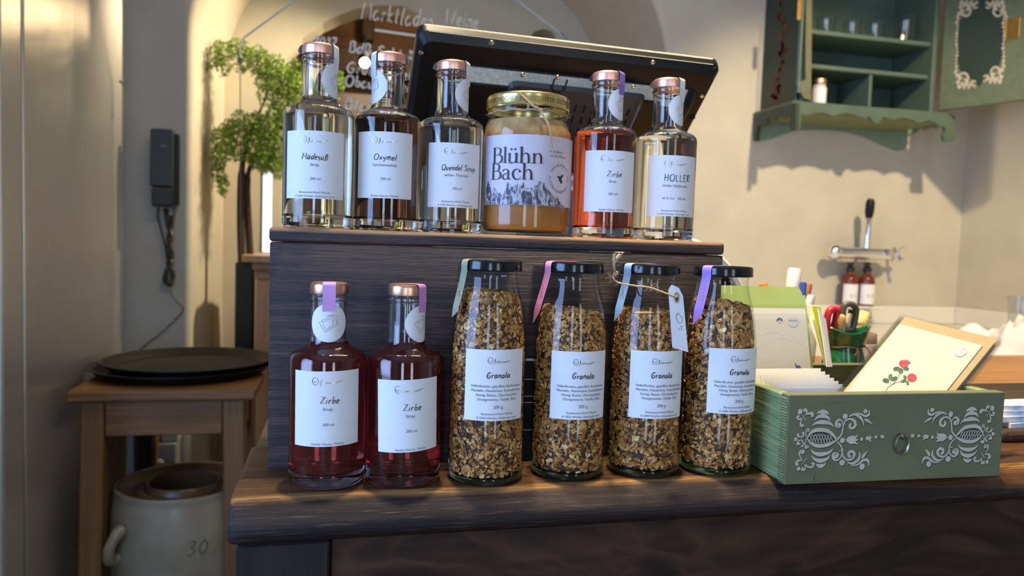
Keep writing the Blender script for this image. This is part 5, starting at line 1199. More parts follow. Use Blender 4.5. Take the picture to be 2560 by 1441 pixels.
part('edge_highlight', MB().quadplate((.010, -.0013, -.0145), (WM-.010, -.0013, -.0145), (WM-.012, .0004, -.0030), (.012, .0004, -.0030), -.0004).tf(MM), bevel_light, t_)
def mpx(px, py, off):   # point on the monitor back plane
    p = at_plane(px, py, TLm+en*off, en)-TLm; return p.dot(ex), p.dot(ey)
bx0, by0 = mpx(1275, 200, .0214); bx1, by1 = mpx(1605, 262, .0214)
part('cover_plate', loft([(rrect(bx0, bx1, by0, HM_-.055, .008), .0213), (rrect(bx0+.002, bx1-.002, by0+.004, HM_-.057, .008), .0258)], True, True).tf(MM), M['dkgrey'], t_, rad(25))
u_, v_ = mpx(1396, 218, .026); part('latch_groove', MB().tube([(u_-.008, v_-.012, .0262), (u_-.008, v_+.002, .0262), (u_-.004, v_+.007, .0262), (u_+.004, v_+.007, .0262), (u_+.008, v_+.002, .0262), (u_+.008, v_-.012, .0262)], .0012, 6).tf(MM), M['slot'], t_)
for px_, py_, of in ((1052, 132, .006), (1229, 107, .006), (1632, 156, .006), (1755, 240, .006), (1306, 187, .0214), (1394, 193, .0214), (1583, 217, .0214)):
    u_, v_ = mpx(px_, py_, of); part('screw', MB().lathe([(0, .0013), (.0016, .0013), (.0028, .0006), (.0030, -.0006), (0, -.0006)], 14, (u_, v_, of+.0002), (False, False)).tf(MM), M['screw'], t_, SM)
for px_, py_, of in ((1788, 175, .006), (1731, 294, .006)):
    u_, v_ = mpx(px_, py_, of); part('screw_hole', MB().lathe([(0, .0004), (.0040, .0004), (.0042, -.0004), (0, -.0004)], 14, (u_, v_, of), (False, False)).tf(MM), M['slot'], t_)
for row, (y0_, xs_) in enumerate(((272, range(0, 7)), (300, range(0, 8)), (330, range(0, 8)))):
    for k in xs_:
        px_ = 1438+k*22-row*8; u_, v_ = mpx(px_, y0_+k*1.5, .026)
        part('vent_slot', MB().box(u_-.0016, u_+.0016, v_-.006, v_+.006, .0255, .0263, .0004).tf(MM), M['slot'], t_)
part('cable', MB().tube([MM @ Vector((*mpx(1600, 262, .030), .030)), MM @ Vector((*mpx(1585, 300, .032), .032)), MM @ Vector((*mpx(1572, 330, .030), .030))], .0011, 6), M['wire'], t_, SM)
cxm = WM*.55; st0 = MM @ Vector((cxm, HM_*.62, -.004))
part('stand_neck', MB().box(st0.x-.05, st0.x+.05, st0.y-.012, st0.y+.026, .012, st0.z-.01, .006, 2), pm('stand_grey', (.16, .18, .155), .5), t_)
part('stand_base', MB().box(st0.x-.09, st0.x+.09, st0.y-.085, st0.y+.10, 0, .012, .004, 2), M['black'], t_)
sk = at(1430, 458, Y=st0.y+L0.y-.0125)-L0
stk = part('inventory_sticker', MB().box(sk.x-.012, sk.x+.012, sk.y-.0005, sk.y, sk.z-.010, sk.z+.010), M['label'], t_)
part('sticker_print', text2d('E', .011).mb(lambda u, v: (sk.x+u+.001, sk.y-.0008, sk.z-.004+v)), M['ink'], stk)
# round dish leaning behind the box
dc = at(1674, 790, Y=.845); t_ = thing('round_dish', 'round black dish with thick white rim standing upright behind the box', 'dish', (dc.x, .850, ZC)); rz = dc.z-ZC
dm = Matrix.Translation((0, 0, .1115)) @ Matrix.Rotation(rad(-6), 4, 'X') @ Matrix.Rotation(PI/2, 4, 'X')
part('rim', MB().lathe([(.1005, .006), (.102, .010), (.1075, .012), (.1112, .008), (.1112, -.006), (.1090, -.010), (.1010, -.008), (.1005, .0)], 72, cap=(False, False)).tf(dm), M['white'], t_, SM)
part('dish_body', MB().lathe([(0, -.006), (.090, -.006), (.1004, .004), (.1002, -.010), (.093, -.013), (0, -.013)], 72, cap=(False, False)).tf(dm), M['black'], t_, SM)

# ================================================================== SINK WALL: tap, soap, cloth, tumbler
YT = WB-.075
bl_, br_ = at(2085, 633, Y=YT), at(2212, 637, Y=YT); sp_ = at(2166, 634, Y=YT)
t_ = thing('wall_tap', 'chrome wall-mounted mixer tap with cross handle above the sink', 'tap', (sp_.x, WB, sp_.z)); L0 = Vector(t_.location)
def W(p): return Vector(p)-L0
zt2 = sp_.z
part('mixer_body', MB().tube([W((bl_.x+.015, YT, zt2)), W((br_.x-.02, YT, zt2))], .021, 18), M['chrome'], t_, SM)
part('ball_handle', MB().ball(W((bl_.x, YT-.004, zt2+.002)), .0285, 24, 14).tube([W((bl_.x+.015, YT, zt2)), W((bl_.x+.03, YT, zt2))], .024, 18), M['chrome'], t_, SM)
part('handle_stem', MB().ball(W((br_.x, YT-.002, zt2)), .026, 20, 12, (1.35, .9, .85)), M['chrome'], t_, SM)
hx = at(2243, 637, Y=YT).x; m = MB()
for a_ in (45, 135): c_, s_ = math.cos(rad(a_)), math.sin(rad(a_)); m.tube([W((hx-.004*0, YT-.03*c_, zt2-.03*s_)), W((hx, YT+.03*c_, zt2+.03*s_))], .0062, 10)
for a_ in (45, 135, 225, 315): m.ball(W((hx+.003, YT+.031*math.cos(rad(a_)), zt2+.031*math.sin(rad(a_)))), .0082, 10, 8)
m.tube([W((br_.x+.02, YT, zt2)), W((hx+.006, YT, zt2))], .0085, 12)
part('cross_handle', m.tf(Matrix.Rotation(rad(28), 4, 'Z', ) if False else Matrix.Identity(4)), M['chrome'], t_, SM)
for xx in (bl_.x+.05, br_.x-.045): part('wall_pipe', MB().tube([W((xx, YT, zt2)), W((xx, WB, zt2))], .013, 14).lathe([(.0, 0), (.026, 0), (.024, .008), (.0, .010)], 20, W((xx, WB-.012, zt2))), M['chrome'], t_, SM)
u1, u2, u3 = at(2167, 612, Y=YT), at(2172, 545, Y=YT-.012), at(2177, 497, Y=YT-.022)
part('riser', MB().tube([W((u1.x, YT, zt2+.015)), W(u1), W(u2)], [.0150, .0125, .0125], 16), M['chrome'], t_, SM)
part('spray_grip', MB().tube([W(u2), W(u2.lerp(u3, .3)), W(u2.lerp(u3, .8)), W(u3)], [.0125, .0165, .0165, .010], 16), M['black'], t_, SM)
part('bottle_holder', MB().tube([W((sp_.x-.05, YT-.018, zt2-.028)), W((sp_.x+.035, YT-.018, zt2-.030))], .004, 8), M['chrome'], t_, SM)
zs_ = at(2120, 764, Y=WB-.045).z
for k, (px_, lab) in enumerate(((2121, 'left amber soap pump bottle with white label under the tap'), (2163, 'right amber soap pump bottle with white label under the tap'))):
    p = at(px_, 764, Y=WB-.054); h_ = at(px_, 655, Y=WB-.054).z-p.z
    t_ = thing('soap_bottle', lab, 'bottle', (p.x, WB-.054, zs_), rad(-6), 'amber soap bottles under the tap')
    r_ = .0305; b_ = h_*.58
    part('bottle_body', MB().lathe([(0, .0), (r_*.9, 0), (r_, .004), (r_, b_), (r_*.93, b_+.010), (r_*.6, b_+.022), (r_*.42, b_+.026), (r_*.42, b_+.034), (0, b_+.034)], 32, cap=(False, False)), M['amber'], t_, SM)
    lb = part('label', cyl_label(r_, b_*.47, r_*2.6, b_*.78), M['label'], t_, SM)
    d = D2(); d.stroke([(-.012, -.006), (-.006, .002), (-.002, -.006)], .0012).stroke([(.004, -.006), (.009, .002), (.014, -.006)], .0012).dot(-.009, .003, .002, .003).dot(.008, .003, .002, .003)
    part('print', d.mb(cylmap(r_, b_*.40, .0008)), M['grey_ink'], lb)
    part('pump', MB().lathe([(0, b_+.0341), (r_*.5, b_+.0341), (r_*.52, b_+.05), (r_*.3, b_+.055), (r_*.16, b_+.058), (r_*.16, h_-.012), (r_*.42, h_-.010), (r_*.42, h_-.002), (r_*.3, h_), (0, h_)], 24, cap=(False, False)).tube([(0, 0, h_-.006), (-.018, -.014, h_-.006), (-.024, -.018, h_-.010)], .0045, 8), M['pump'], t_, SM)
# the ledge that carries the soap bottles is the sink upstand
t_ = thing('soap_shelf', 'narrow white ledge under the two soap bottles', 'shelf', (at(2142, 764, Y=WB-.05).x, WB, zs_))
part('ledge', MB().box(-.085, .085, -.095, -.0205, -.008, -.0002, .002), M['white'], t_)
part('bracket', MB().box(-.06, -.05, -.06, -.0205, -.03, -.0082).box(.05, .06, -.06, -.0205, -.03, -.0082), M['white'], t_)
# crumpled cloth
def cloth(name, label, px, py, Y, wx, wy, h, seed):
    p = at(px, py, Y=Y); nx, ny = 60, 44; vs = []; fs = []
    from mathutils import noise as NZ
    for i in range(nx+1):
        for j in range(ny+1):
            u, v = i/nx*2-1, j/ny*2-1; q = max(0, 1-(abs(u)**2.6+abs(v)**2.6))
            n1 = NZ.noise(Vector((u*1.6+seed, v*1.6, 0))); n2 = NZ.noise(Vector((u*3.3, v*3.3+seed, 4))); n3 = abs(NZ.noise(Vector((u*2.6+1.5*n1, v*2.2+seed, 9))))
            z = h*(q**.45)*(.55+.55*n1+.45*n2*.6+.75*(.35-n3)) if q > 0 else 0
            vs.append((u*wx*(1+.18*n2), v*wy*(1+.2*n1), max(.0008+.004*(1+n2), z)))
    for i in range(nx):
        for j in range(ny): a_ = i*(ny+1)+j; fs.append((a_, a_+ny+1, a_+ny+2, a_+1))
    m = MB().add(vs, fs); o = part(name, m, M['cloth'], None, PI, fixn=False); o.location = (p.x, Y, zs+.0003)
    sm_ = o.modifiers.new('thickness', 'SOLIDIFY'); sm_.thickness = .004; sm_.offset = 1
    return tag(o, label, 'cloth')
cloth('kitchen_cloth', 'crumpled white cloth heaped on the sink counter at the right edge', 2535, 850, 1.60, .165, .12, .105, 3.3)
cloth('kitchen_cloth', 'flat rumpled end of white cloth lying left of the heaped cloth', 2395, 830, 1.95, .11, .10, .030, 8.1)
p = at(2548, 840, Y=2.03); t_ = thing('tumbler', 'plain clear drinking glass behind the white cloth at the right edge', 'glass', (p.x, 2.03, zs+.0003))
htb = at(2548, 742, Y=2.03).z-zs
part('glass_body', MB().lathe([(0, .0), (.030, 0), (.033, .004), (.042, htb), (.0405, htb), (.031, .012), (0, .010)], 40, cap=(False, False)), M['tumbler'], t_, SM)

# ================================================================== GREEN WALL CABINET
r1 = ray(1907, 150).x/ray(1907, 150).y; r2 = ray(1993, 150).x/ray(1993, 150).y
XCB = WB*r1; YFC = XCB/r2; XCR = at(2343, 150, Y=YFC).x; ZB = at(2170, 272, Y=YFC).z; ZTOP = ZB+.62
t_ = thing('wall_cabinet', 'green painted wall cabinet with open doors and scalloped base', 'cabinet', ((XCB+XCR)/2, WB, ZB)); L0 = Vector(t_.location)
def rb_(x0, x1, y0, y1, z0, z1, b=.003): return MB().box(x0-L0.x, x1-L0.x, y0-L0.y, y1-L0.y, z0-L0.z, z1-L0.z, b)
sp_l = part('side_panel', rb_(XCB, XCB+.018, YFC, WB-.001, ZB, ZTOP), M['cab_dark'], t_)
part('side_panel', rb_(XCR-.018, XCR, YFC, WB-.001, ZB, ZTOP), M['cab'], t_)
part('back_panel', rb_(XCB+.0185, XCR-.0185, WB-.016, WB-.001, ZB+.0005, ZTOP-.0185), M['cab_in'], t_)
part('top_panel', rb_(XCB+.0185, XCR-.0185, YFC, WB-.001, ZTOP-.018, ZTOP), M['cab'], t_)
part('bottom_panel', rb_(XCB-.03, XCR+.03, YFC-.035, WB-.001, ZB-.016, ZB-.0003), M['cab'], t_)
stx = at(2030, 150, Y=YFC).x
part('front_stile', rb_(XCB+.0187, XCB+.034, YFC-.004, YFC+.014, ZB+.0005, ZTOP-.019), pm('stile_teal', (.16, .24, .19), .5), t_)
z1 = at(2170, 92, Y=YFC+.01).z; z2 = at(2170, 178, Y=YFC+.02).z
part('shelf', rb_(XCB+.019, XCR-.019, YFC+.012, WB-.0165, z1-.010, z1+.006), M['cab_in'], t_)
part('shelf', rb_(XCB+.019, XCR-.019, YFC+.016, WB-.0165, z2-.010, z2+.006), M['cab_in'], t_)
dx_ = at(2172, 230, Y=YFC+.03).x
part('divider', rb_(dx_-.006, dx_+.006, YFC+.02, WB-.0165, ZB+.0005, z2-.0105), M['cab_in'], t_)
# painted flowers on the left side panel
d = D2(); r = random.Random(4)
for k in range(90):
    v = r.uniform(.02, .60); d.dot(.105+.018*math.sin(v*22)+r.uniform(-.026, .026), v, r.uniform(.004, .011), r.uniform(.006, .015), 8, r.uniform(0, 3))
d.stroke([(.105+.016*math.sin(v*22), v) for v in [k*.03+.03 for k in range(20)]], .006)
part('painted_flowers', d.mb(lambda u, v: (XCB-.0006-L0.x, YFC+u-L0.y+.0, ZB+v-L0.z)), M['rust'], sp_l, fixn=False)
# left door folded edge-on at the stile, with rounded foot
m = MB().prism([(x-L0.x, z-L0.z) for x, z in [(at(2014, -60, Y=YFC-.02).x, at(2014, -60, Y=YFC-.02).z), (at(2029, -60, Y=YFC-.02).x, at(2029, -60, Y=YFC-.02).z), (at(2026, 250, Y=YFC-.02).x, at(2026, 252, Y=YFC-.02).z), (at(2008, 250, Y=YFC-.02).x, at(2008, 246, Y=YFC-.02).z), (at(1999, 235, Y=YFC-.02).x, at(1999, 230, Y=YFC-.02).z), (at(1998, 205, Y=YFC-.02).x, at(1998, 205, Y=YFC-.02).z), (at(2012, 200, Y=YFC-.02).x, at(2012, 200, Y=YFC-.02).z)]], lambda u, v, w: (u, YFC-.012-w-L0.y, v), .012)
part('door_leaf', m, pm('door_edge_olive', (.13, .135, .075), .55), t_)
q0, q1 = at(1996, 232, Y=YFC-.034), at(2012, -60, Y=YFC-.034)
part('door_stile', rb_(q0.x, q1.x, YFC-.036, YFC-.025, q0.z, q1.z, .002), pm('stile_teal_front', (.20, .28, .22), .5), t_)
b_ = at(2001, 12, Y=YFC-.04); part('hinge', rb_(b_.x-.009, b_.x+.007, YFC-.0405, YFC-.0365, b_.z-.05, b_.z+.022, .002), M['brass'], t_)
# scalloped base boards
def pxpoly(pts, Y): return [(at(x, y, Y=Y).x-L0.x, at(x, y, Y=Y).z-L0.z) for x, y in pts]
def c6(pts): return [(1860+x/4.571, 240+y/4.571) for x, y in pts]
YA = YFC-.036
fr_top = [(590, 76), (1200, 110), (1800, 150), (2180, 180), (2300, 195), (2412, 235)]
fr_bot = [(2415, 515), (2360, 522), (2285, 515), (2280, 450), (2305, 400), (2290, 350), (2230, 340), (2190, 300), (2120, 280), (2060, 290), (1990, 312), (1930, 270), (1850, 252), (1770, 258), (1690, 272), (1600, 235), (1570, 262), (1550, 305), (1520, 320), (1490, 305), (1450, 258), (1440, 232), (1400, 254), (1340, 245), (1260, 212), (1180, 196), (1100, 205), (1010, 236), (960, 200), (885, 186), (800, 195), (700, 224), (655, 200), (650, 290), (640, 390), (590, 395)]
m = MB(); front_o = pxpoly(c6(fr_top+fr_bot), YA)
part('front_apron', m.prism(front_o, lambda u, v, w: (u, YA+w-L0.y, v), .014), M['cab'], t_)
XA = XCB-.031
def pxs(pts): return [(at(x, y, X=XA).y-L0.y, at(x, y, X=XA).z-L0.z) for x, y in pts]
side = pxs(c6([(595, 78), (400, 130), (195, 190), (115, 240), (105, 515), (135, 515), (150, 360), (190, 318), (230, 330), (270, 255), (310, 262), (345, 280), (390, 222), (430, 235), (440, 262), (480, 222), (520, 225), (520, 395), (585, 395)]))
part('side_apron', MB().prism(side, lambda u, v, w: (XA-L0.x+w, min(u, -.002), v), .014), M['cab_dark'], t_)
bk = pxpoly(c6([(150, 330), (560, 270), (1600, 350), (2230, 330), (2230, 372), (2160, 352), (2080, 385), (2040, 352), (1950, 430), (1870, 438), (1880, 540), (1830, 615), (1760, 620), (1600, 560), (1400, 470), (1200, 412), (1000, 392), (800, 386), (600, 392), (450, 440), (300, 490), (150, 512)]), WB-.016)
part('wall_apron', MB().prism(bk, lambda u, v, w: (u, -.0155+w, v), .014), pm('apron_teal', (.20, .28, .20), .55), t_)
part('inner_moulding', MB().box(XCB-.012-L0.x, XCR+.01-L0.x, YFC-.018-L0.y, -.0165, -.036, -.0165, .004), M['cab_light'], t_)
# right door, swung open towards us
h0 = at(2343, 279, Y=YFC-.012); e0 = at(2560, 251, Z=h0.z); dv = (e0-h0); dv.z = 0; dv.normalize(); nd = Vector((dv.y, -dv.x, 0))
nd = nd if nd.dot(CAM-h0) > 0 else -nd
DWD = .34
def dmap(u, v, w): q = h0+dv*u+nd*w; return (q.x-L0.x, q.y-L0.y, q.z+v-L0.z)
def dbox(u0, u1, v0, v1, w0, w1):
    m = MB(); m.box(u0, u1, v0, v1, w0, w1, .002); m.v = [dmap(u, v, w) for u, v, w in m.v]; return m
dr_ = part('door', dbox(.004, DWD, .002, .60, -.018, 0), pm('door_green', (.115, .145, .088), .55), t_)
def dpx(px, py): q = at_plane(px, py, h0, nd)-h0; return (q.dot(dv), q.z)
def c7(x, y): return dpx(1860+x/3.431, y/3.431)
hexa = [c7(1960, 100), c7(2010, 0), c7(1990, -40), c7(2120, -60), c7(2150, 40), c7(2215, 100), c7(2230, 300), c7(2215, 480), c7(2190, 560), c7(2080, 650), c7(2020, 748), c7(1960, 690), c7(1850, 600), c7(1830, 480), c7(1835, 330), c7(1850, 170)]
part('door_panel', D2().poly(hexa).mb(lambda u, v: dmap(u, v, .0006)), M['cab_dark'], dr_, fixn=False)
d = D2(); kk = abs(c7(1100, 0)[0]-c7(1000, 0)[0])/100 or .0003
kk = (Vector(c7(2100, 300))-Vector(c7(2000, 300))).length/100
def sc7(pts, w): d.stroke([c7(*p) for p in pts], w*kk, 5)
def scroll(cx_, cy_, sx_, sy_):
    f = lambda x, y: (cx_+x*sx_, cy_+y*sy_)
    sc7([f(0, 0), f(60, -20), f(95, -80), f(60, -120), f(20, -95), f(40, -65)], 15); sc7([f(10, -10), f(15, -90), f(-20, -120), f(-5, -150)], 14)
    sc7([f(60, -10), f(120, -15), f(160, 5)], 15); sc7([f(110, -10), f(130, -50), f(160, -40)], 12)
    for x, y in ((20, 10), (60, 8), (100, 5), (150, -5), (0, -40), (-5, -90), (70, -60), (130, -20), (40, -30), (90, -35)): p = c7(*f(x, y)); d.dot(p[0], p[1], 12*kk, 12*kk, 8)
scroll(1830, 745, 1, 1); scroll(2215, 700, -1, 1.05); scroll(1850, 20, 1, -1); scroll(2235, 20, -1, -1)
for k in range(14): p = c7(1826+6*math.sin(k), 190+k*32); d.dot(p[0], p[1], (8+4*(k % 3 == 0))*kk, (10+5*(k % 3 == 0))*kk, 8); p = c7(2228+6*math.sin(k*1.3), 90+k*36); d.dot(p[0], p[1], (8+4*(k % 3 == 0))*kk, (10+5*(k % 3 == 0))*kk, 8)
sc7([(1836, 200), (1830, 330), (1826, 480), (1818, 600)], 5); sc7([(2228, 90), (2232, 300), (2222, 500), (2215, 600)], 5)
part('painted_scroll', d.mb(lambda u, v: dmap(u, v, .0012)), M['ornament'], dr_, fixn=False)
a_, b_ = c7(2240, 345), c7(2375, 145)
part('lock_plate', dbox(a_[0], b_[0], a_[1], b_[1], .0004, .003), M['brass'], dr_)
# glasses on the shelf and the jar below
for k, (px_, pyt, pyb) in enumerate(((2064, 28, 76), (2130, 36, 82), (2186, 42, 90), (2262, 28, 96))):
    YG = YFC+.07; p = at(px_, pyb, Y=YG); h_ = at(px_, pyt, Y=YG).z-at(px_, pyb, Y=YG).z; r_ = .034 if k < 3 else .042
    t2 = thing('shelf_glass', ('leftmost', 'second', 'third', 'rightmost and largest')[k]+' clear glass on the cabinet shelf', 'glass', (p.x, YG, z1+.0062), 0, 'glasses on the cabinet shelf')
    part('glass_body', MB().lathe([(0, 0), (r_*.80, 0), (r_*.88, .004), (r_, h_), (r_*.95, h_), (r_*.84, .009), (0, .008)], 32, cap=(False, False)), M['tumbler'], t2, SM)
YJ = YFC+.045; p = at(2046, 256, Y=YJ); h_ = at(2046, 199, Y=YJ).z-ZB
t2 = thing('small_jar', 'small jar with copper lid and white label in the cabinet compartment', 'jar', (p.x, YJ, ZB+.0003), face_cam(p.x, YJ))
r_ = .0262
part('glass_body', MB().lathe([(0, 0), (r_*.9, 0), (r_, .004), (r_, h_*.66), (r_*.85, h_*.76), (r_*.8, h_*.80), (0, h_*.80)], 32, cap=(False, False)), pm('jar_milk', (.55, .55, .52), .15), t2, SM)
part('label', cyl_label(r_, h_*.36, r_*2.2, h_*.58), M['label'], t2, SM)
part('lid', MB().lathe([(0, h_*.802), (r_*.86, h_*.802), (r_*.9, h_*.82), (r_*.9, h_*.97), (r_*.84, h_), (0, h_)], 32, cap=(False, False)), M['copper'], t2, SM)
# ================================================================== LEFT SIDE: fridge, table, trays, crock, phone
XFR = -.652; YF0 = at(62, 500, X=XFR).y; YF1 = min(WB-.002, at(333, 500, X=XFR).y)
t_ = thing('steel_fridge', 'tall brushed stainless steel fridge at the left edge', 'fridge', (-1.0, (YF0+YF1)/2, 0)); L0 = Vector(t_.location)
part('fridge_body', MB().box(-1.32-L0.x, XFR-L0.x, YF0-L0.y, YF1-L0.y, .08, 2.15, .004, 2), M['steel'], t_)
part('door_seal', MB().box(-1.30-L0.x, XFR-.012-L0.x, YF0-.026-L0.y, YF0-.0005-L0.y, .09, 2.14, .003), pm('seal_grey', (.05, .06, .08), .3), t_)
part('fridge_door', MB().box(-1.32-L0.x, XFR+.006-L0.x, YF0-.13-L0.y, YF0-.0265-L0.y, .08, 2.15, .008, 3), M['steel'], t_)
part('plinth', MB().box(-1.30-L0.x, XFR-.02-L0.x, YF0+.02-L0.y, YF1-L0.y, 0, .0795), M['dkgrey'], t_)
zp = at(305, 207, X=XFR+.001)
part('badge', MB().box(XFR+.0004-L0.x, XFR+.002-L0.x, zp.y-.03-L0.y, zp.y+.03-L0.y, zp.z-.004, zp.z+.004, .0005), M['chrome'], t_)
# small wooden table
ZT_ = .72; tx0, tx1, ty0, ty1 = -.624, -.196, 1.925, 2.172
t_ = thing('side_table', 'worn brown wooden stool table carrying the black trays', 'table', ((tx0+tx1)/2, (ty0+ty1)/2, 0)); L0 = Vector(t_.location)
part('table_top', MB().box(tx0-L0.x, tx1-L0.x, ty0-L0.y, ty1-L0.y, ZT_-.027, ZT_, .006, 2), M['stool_wood'], t_)
for sx_ in (0, 1):
    for sy_ in (0, 1):
        x0 = (tx0+.028, tx1-.028-.052)[sx_]; y0 = (ty0+.018, ty1-.018-.046)[sy_]; dxx = (-.012, .012)[sx_]
        m = MB().box(x0-L0.x, x0+.052-L0.x, y0-L0.y, y0+.046-L0.y, 0, ZT_-.0275, .003)
        m.v = [(x+dxx*(1-z/ZT_), y, z) for x, y, z in m.v]; part('leg', m, M['stool_leg'], t_)
ax0, ax1 = tx0+.0805, tx1-.0805
for y0 in (ty0+.022, ty1-.044): part('apron', MB().box(ax0-L0.x, ax1-L0.x, y0-L0.y, y0+.022-L0.y, ZT_-.115, ZT_-.0275, .002), M['stool_wood'], t_)
for x0 in (tx0+.034, tx1-.056): part('apron', MB().box(x0-L0.x, x0+.022-L0.x, ty0+.0645-L0.y, ty1-.0645-L0.y, ZT_-.115, ZT_-.0275, .002), M['stool_leg'], t_)
# round serving trays
tc = at(465, 893, Z=ZT_+.02); RT = .236
tcx, tcy = XFR+RT+.004, 2.19
def tray(label, dx, dy, z, R_):
    t = thing('serving_tray', label, 'tray', (tcx+dx, tcy+dy, z), 0, 'black round serving trays')
    part('tray_body', MB().lathe([(0, 0), (R_*.86, 0), (R_*.90, .003), (R_*.975, .021), (R_, .0235), (R_, .0255), (R_*.985, .0255), (R_*.965, .0245), (R_*.885, .006), (R_*.85, .0035), (0, .0035)], 80, cap=(False, False)), M['tray'], t, SM)
    part('non_slip_mat', MB().lathe([(0, .0037), (R_*.80, .0037), (R_*.80, .0043), (0, .0043)], 64, cap=(False, False)), pm('rubber_mat', (.014, .014, .011), .85, bump=.1, scale=200), t)
tray('lower round black serving tray on the wooden table', 0, 0, ZT_+.0004, RT)
tray('upper round black serving tray nested in the lower one', .014, .008, ZT_+.0125, RT*.94)
# stoneware crock
cc = at(475, 1195, Y=2.10); ZR = at(470, 1195, Y=2.10).z; RC = .165
t_ = thing('stoneware_crock', 'large grey stoneware crock stamped 30 under the table', 'crock', (cc.x-.012, 2.085, 0))
cp = [(0, .0), (.130, 0), (.140, .006), (.158, .10), (.172, .22), (.176, .30), (.174, ZR-.07), (.168, ZR-.025), (.1655, ZR-.012), (.1675, ZR-.006), (.1660, ZR), (.158, ZR-.001)]
part('crock_body', MB().lathe(cp, 64, cap=(False, False)), M['stoneware'], t_, SM)
part('crock_lid', MB().lathe([(.1578, ZR-.0012), (.150, ZR-.004), (.135, ZR-.016), (.112, ZR-.020), (.098, ZR-.016), (.094, ZR-.002), (.090, ZR+.001), (.085, ZR-.002), (.084, ZR-.03), (.086, ZR-.10), (.0, ZR-.10)], 64, cap=(False, False)), M['stoneware_brown'], t_, SM)
hz_ = at(300, 1330, Y=2.06).z
for s_ in (-1, 1):
    part('handle', MB().tube([(s_*x, y, z) for x, y, z in cat([(.170, -.045, hz_+.045), (.186, -.050, hz_+.035), (.200, -.045, hz_+.005), (.196, -.030, hz_-.028), (.182, -.02, hz_-.035), (.168, -.02, hz_-.03)], 5)], [.016]*6+[.0135]*14+[.016]*6, 12).tf(Matrix.Rotation(rad(34), 4, 'Z')), M['stoneware'], t_, SM)
d = hand('30', .036, .0028, .1, -.06, 2)
ang = math.atan2(at(497, 1335, Y=1.92).x-(cc.x-.012), .17)
part('stamp', d.mb(lambda u, v: ((.1768)*math.sin(u/.176+ang), -(.1768)*math.cos(u/.176+ang), hz_-.018+v)), pm('stamp_brown', (.13, .115, .08), .4), t_, fixn=False)
# things seen under the table
a_ = at(333, 1100, Y=2.44); b_ = at(392, 1100, Y=2.44)
t_ = thing('low_cabinet', 'dark low cabinet with a wooden edge behind the crock', 'cabinet', ((a_.x+b_.x)/2, 2.44, 0)); L0 = Vector(t_.location)
part('carcass', MB().box(a_.x-L0.x, b_.x-.016-L0.x, 0, .095, 0, .64, .003), M['darkpot'], t_)
part('wood_edge', MB().box(b_.x-.0155-L0.x, b_.x-L0.x, -.002, .095, 0, .64, .002), M['stool_leg'], t_)
a_ = at(394, 1160, Y=2.47); b_ = at(441, 1085, Y=2.47)
t_ = thing('metal_box', 'small grey metal wall box with a round knob behind the crock', 'box', ((a_.x+b_.x)/2, WB, a_.z)); L0 = Vector(t_.location)
zt_ = at(440, 1108, Y=2.47).z-L0.z
part('box_body', MB().box(a_.x-L0.x, b_.x-L0.x, -.07, -.001, -.05, zt_, .004), pm('grey_metal', (.40, .39, .36), .4, .3), t_)
part('box_top', MB().box(a_.x+.006-L0.x, b_.x+.004-L0.x, -.062, -.001, zt_+.0004, zt_+.035, .004), pm('beige_metal', (.48, .44, .36), .4), t_)
kb = at(396, 1157, Y=2.465)-L0; part('knob', MB().ball((kb.x+.006, -.076, kb.z), .013, 14, 10), M['chrome'], t_, SM)
# intercom handset with coiled cord
YW = WB
p0, p1 = at(376, 322, Y=YW-.03), at(441, 518, Y=YW-.03)
t_ = thing('wall_phone', 'black wall intercom handset with coiled cord beside the fridge', 'phone', ((p0.x+p1.x)/2, YW, (p0.z+p1.z)/2)); L0 = Vector(t_.location)
w_, h_ = (p1.x-p0.x), (p0.z-p1.z); hw, hh = w_/2*.90, h_/2
part('base', MB().box(-hw+.006, hw+.008, -.022, -.0005, -hh+.006, hh-.01, .004, 2), M['black'], t_)
m = MB().box(-hw, hw-.004, -.052, -.0225, -hh*.50, hh, .006, 2); part('handset', m, M['phone'], t_)
m = MB().box(-hw+.004, hw, -.050, -.0225, -hh, -hh*.502, .005, 2); part('mouthpiece', m, M['black_gloss'], t_)
part('handset_print', MB().box(-.004, .014, -.0524, -.0521, hh*.55, hh*.55+.0022), pm('phone_print', (.30, .32, .36), .5), t_)
m = MB(); path = [at(x, y, Y=YW-.018) for x, y in ((430, 540), (428, 570), (421, 600), (430, 640), (421, 660), (432, 685), (428, 708), (420, 712), (412, 700), (418, 675), (428, 655), (420, 625), (428, 590), (420, 560), (414, 522))]
pp = cat([q-L0 for q in path], 16); 
hel = []; n = len(pp)
for i in range(n*5-5):
    f_ = i/5; k = min(int(f_), n-2); q = pp[k].lerp(pp[k+1], f_-k); d_ = (pp[k+1]-pp[k]).normalized(); nn = Vector((0, 1, 0)); b2 = d_.cross(nn).normalized()
    hel.append(q+(nn*math.cos(i*1.25)+b2*math.sin(i*1.25))*.0055)
m.tube(hel, .0019, 5); part('coiled_cord', m, M['cord'], t_, SM)
part('cord_end', MB().tube([at(x, y, Y=YW-.018)-L0 for x, y in ((395, 520), (393, 542), (402, 575), (414, 620), (418, 650))], .0028, 6).tube([at(x, y, Y=YW-.02)-L0 for x, y in ((433, 518), (436, 535), (432, 545))], .0024, 6), M['cord'], t_, SM)
part('wire', MB().tube([q-L0 for q in cat([at(x, y, Y=YW-.008) for x, y in ((425, 712), (431, 730), (443, 748), (458, 765), (457, 778), (440, 798), (405, 830), (360, 865), (330, 900))], 6)], .0022, 6), M['wire'], t_, SM)

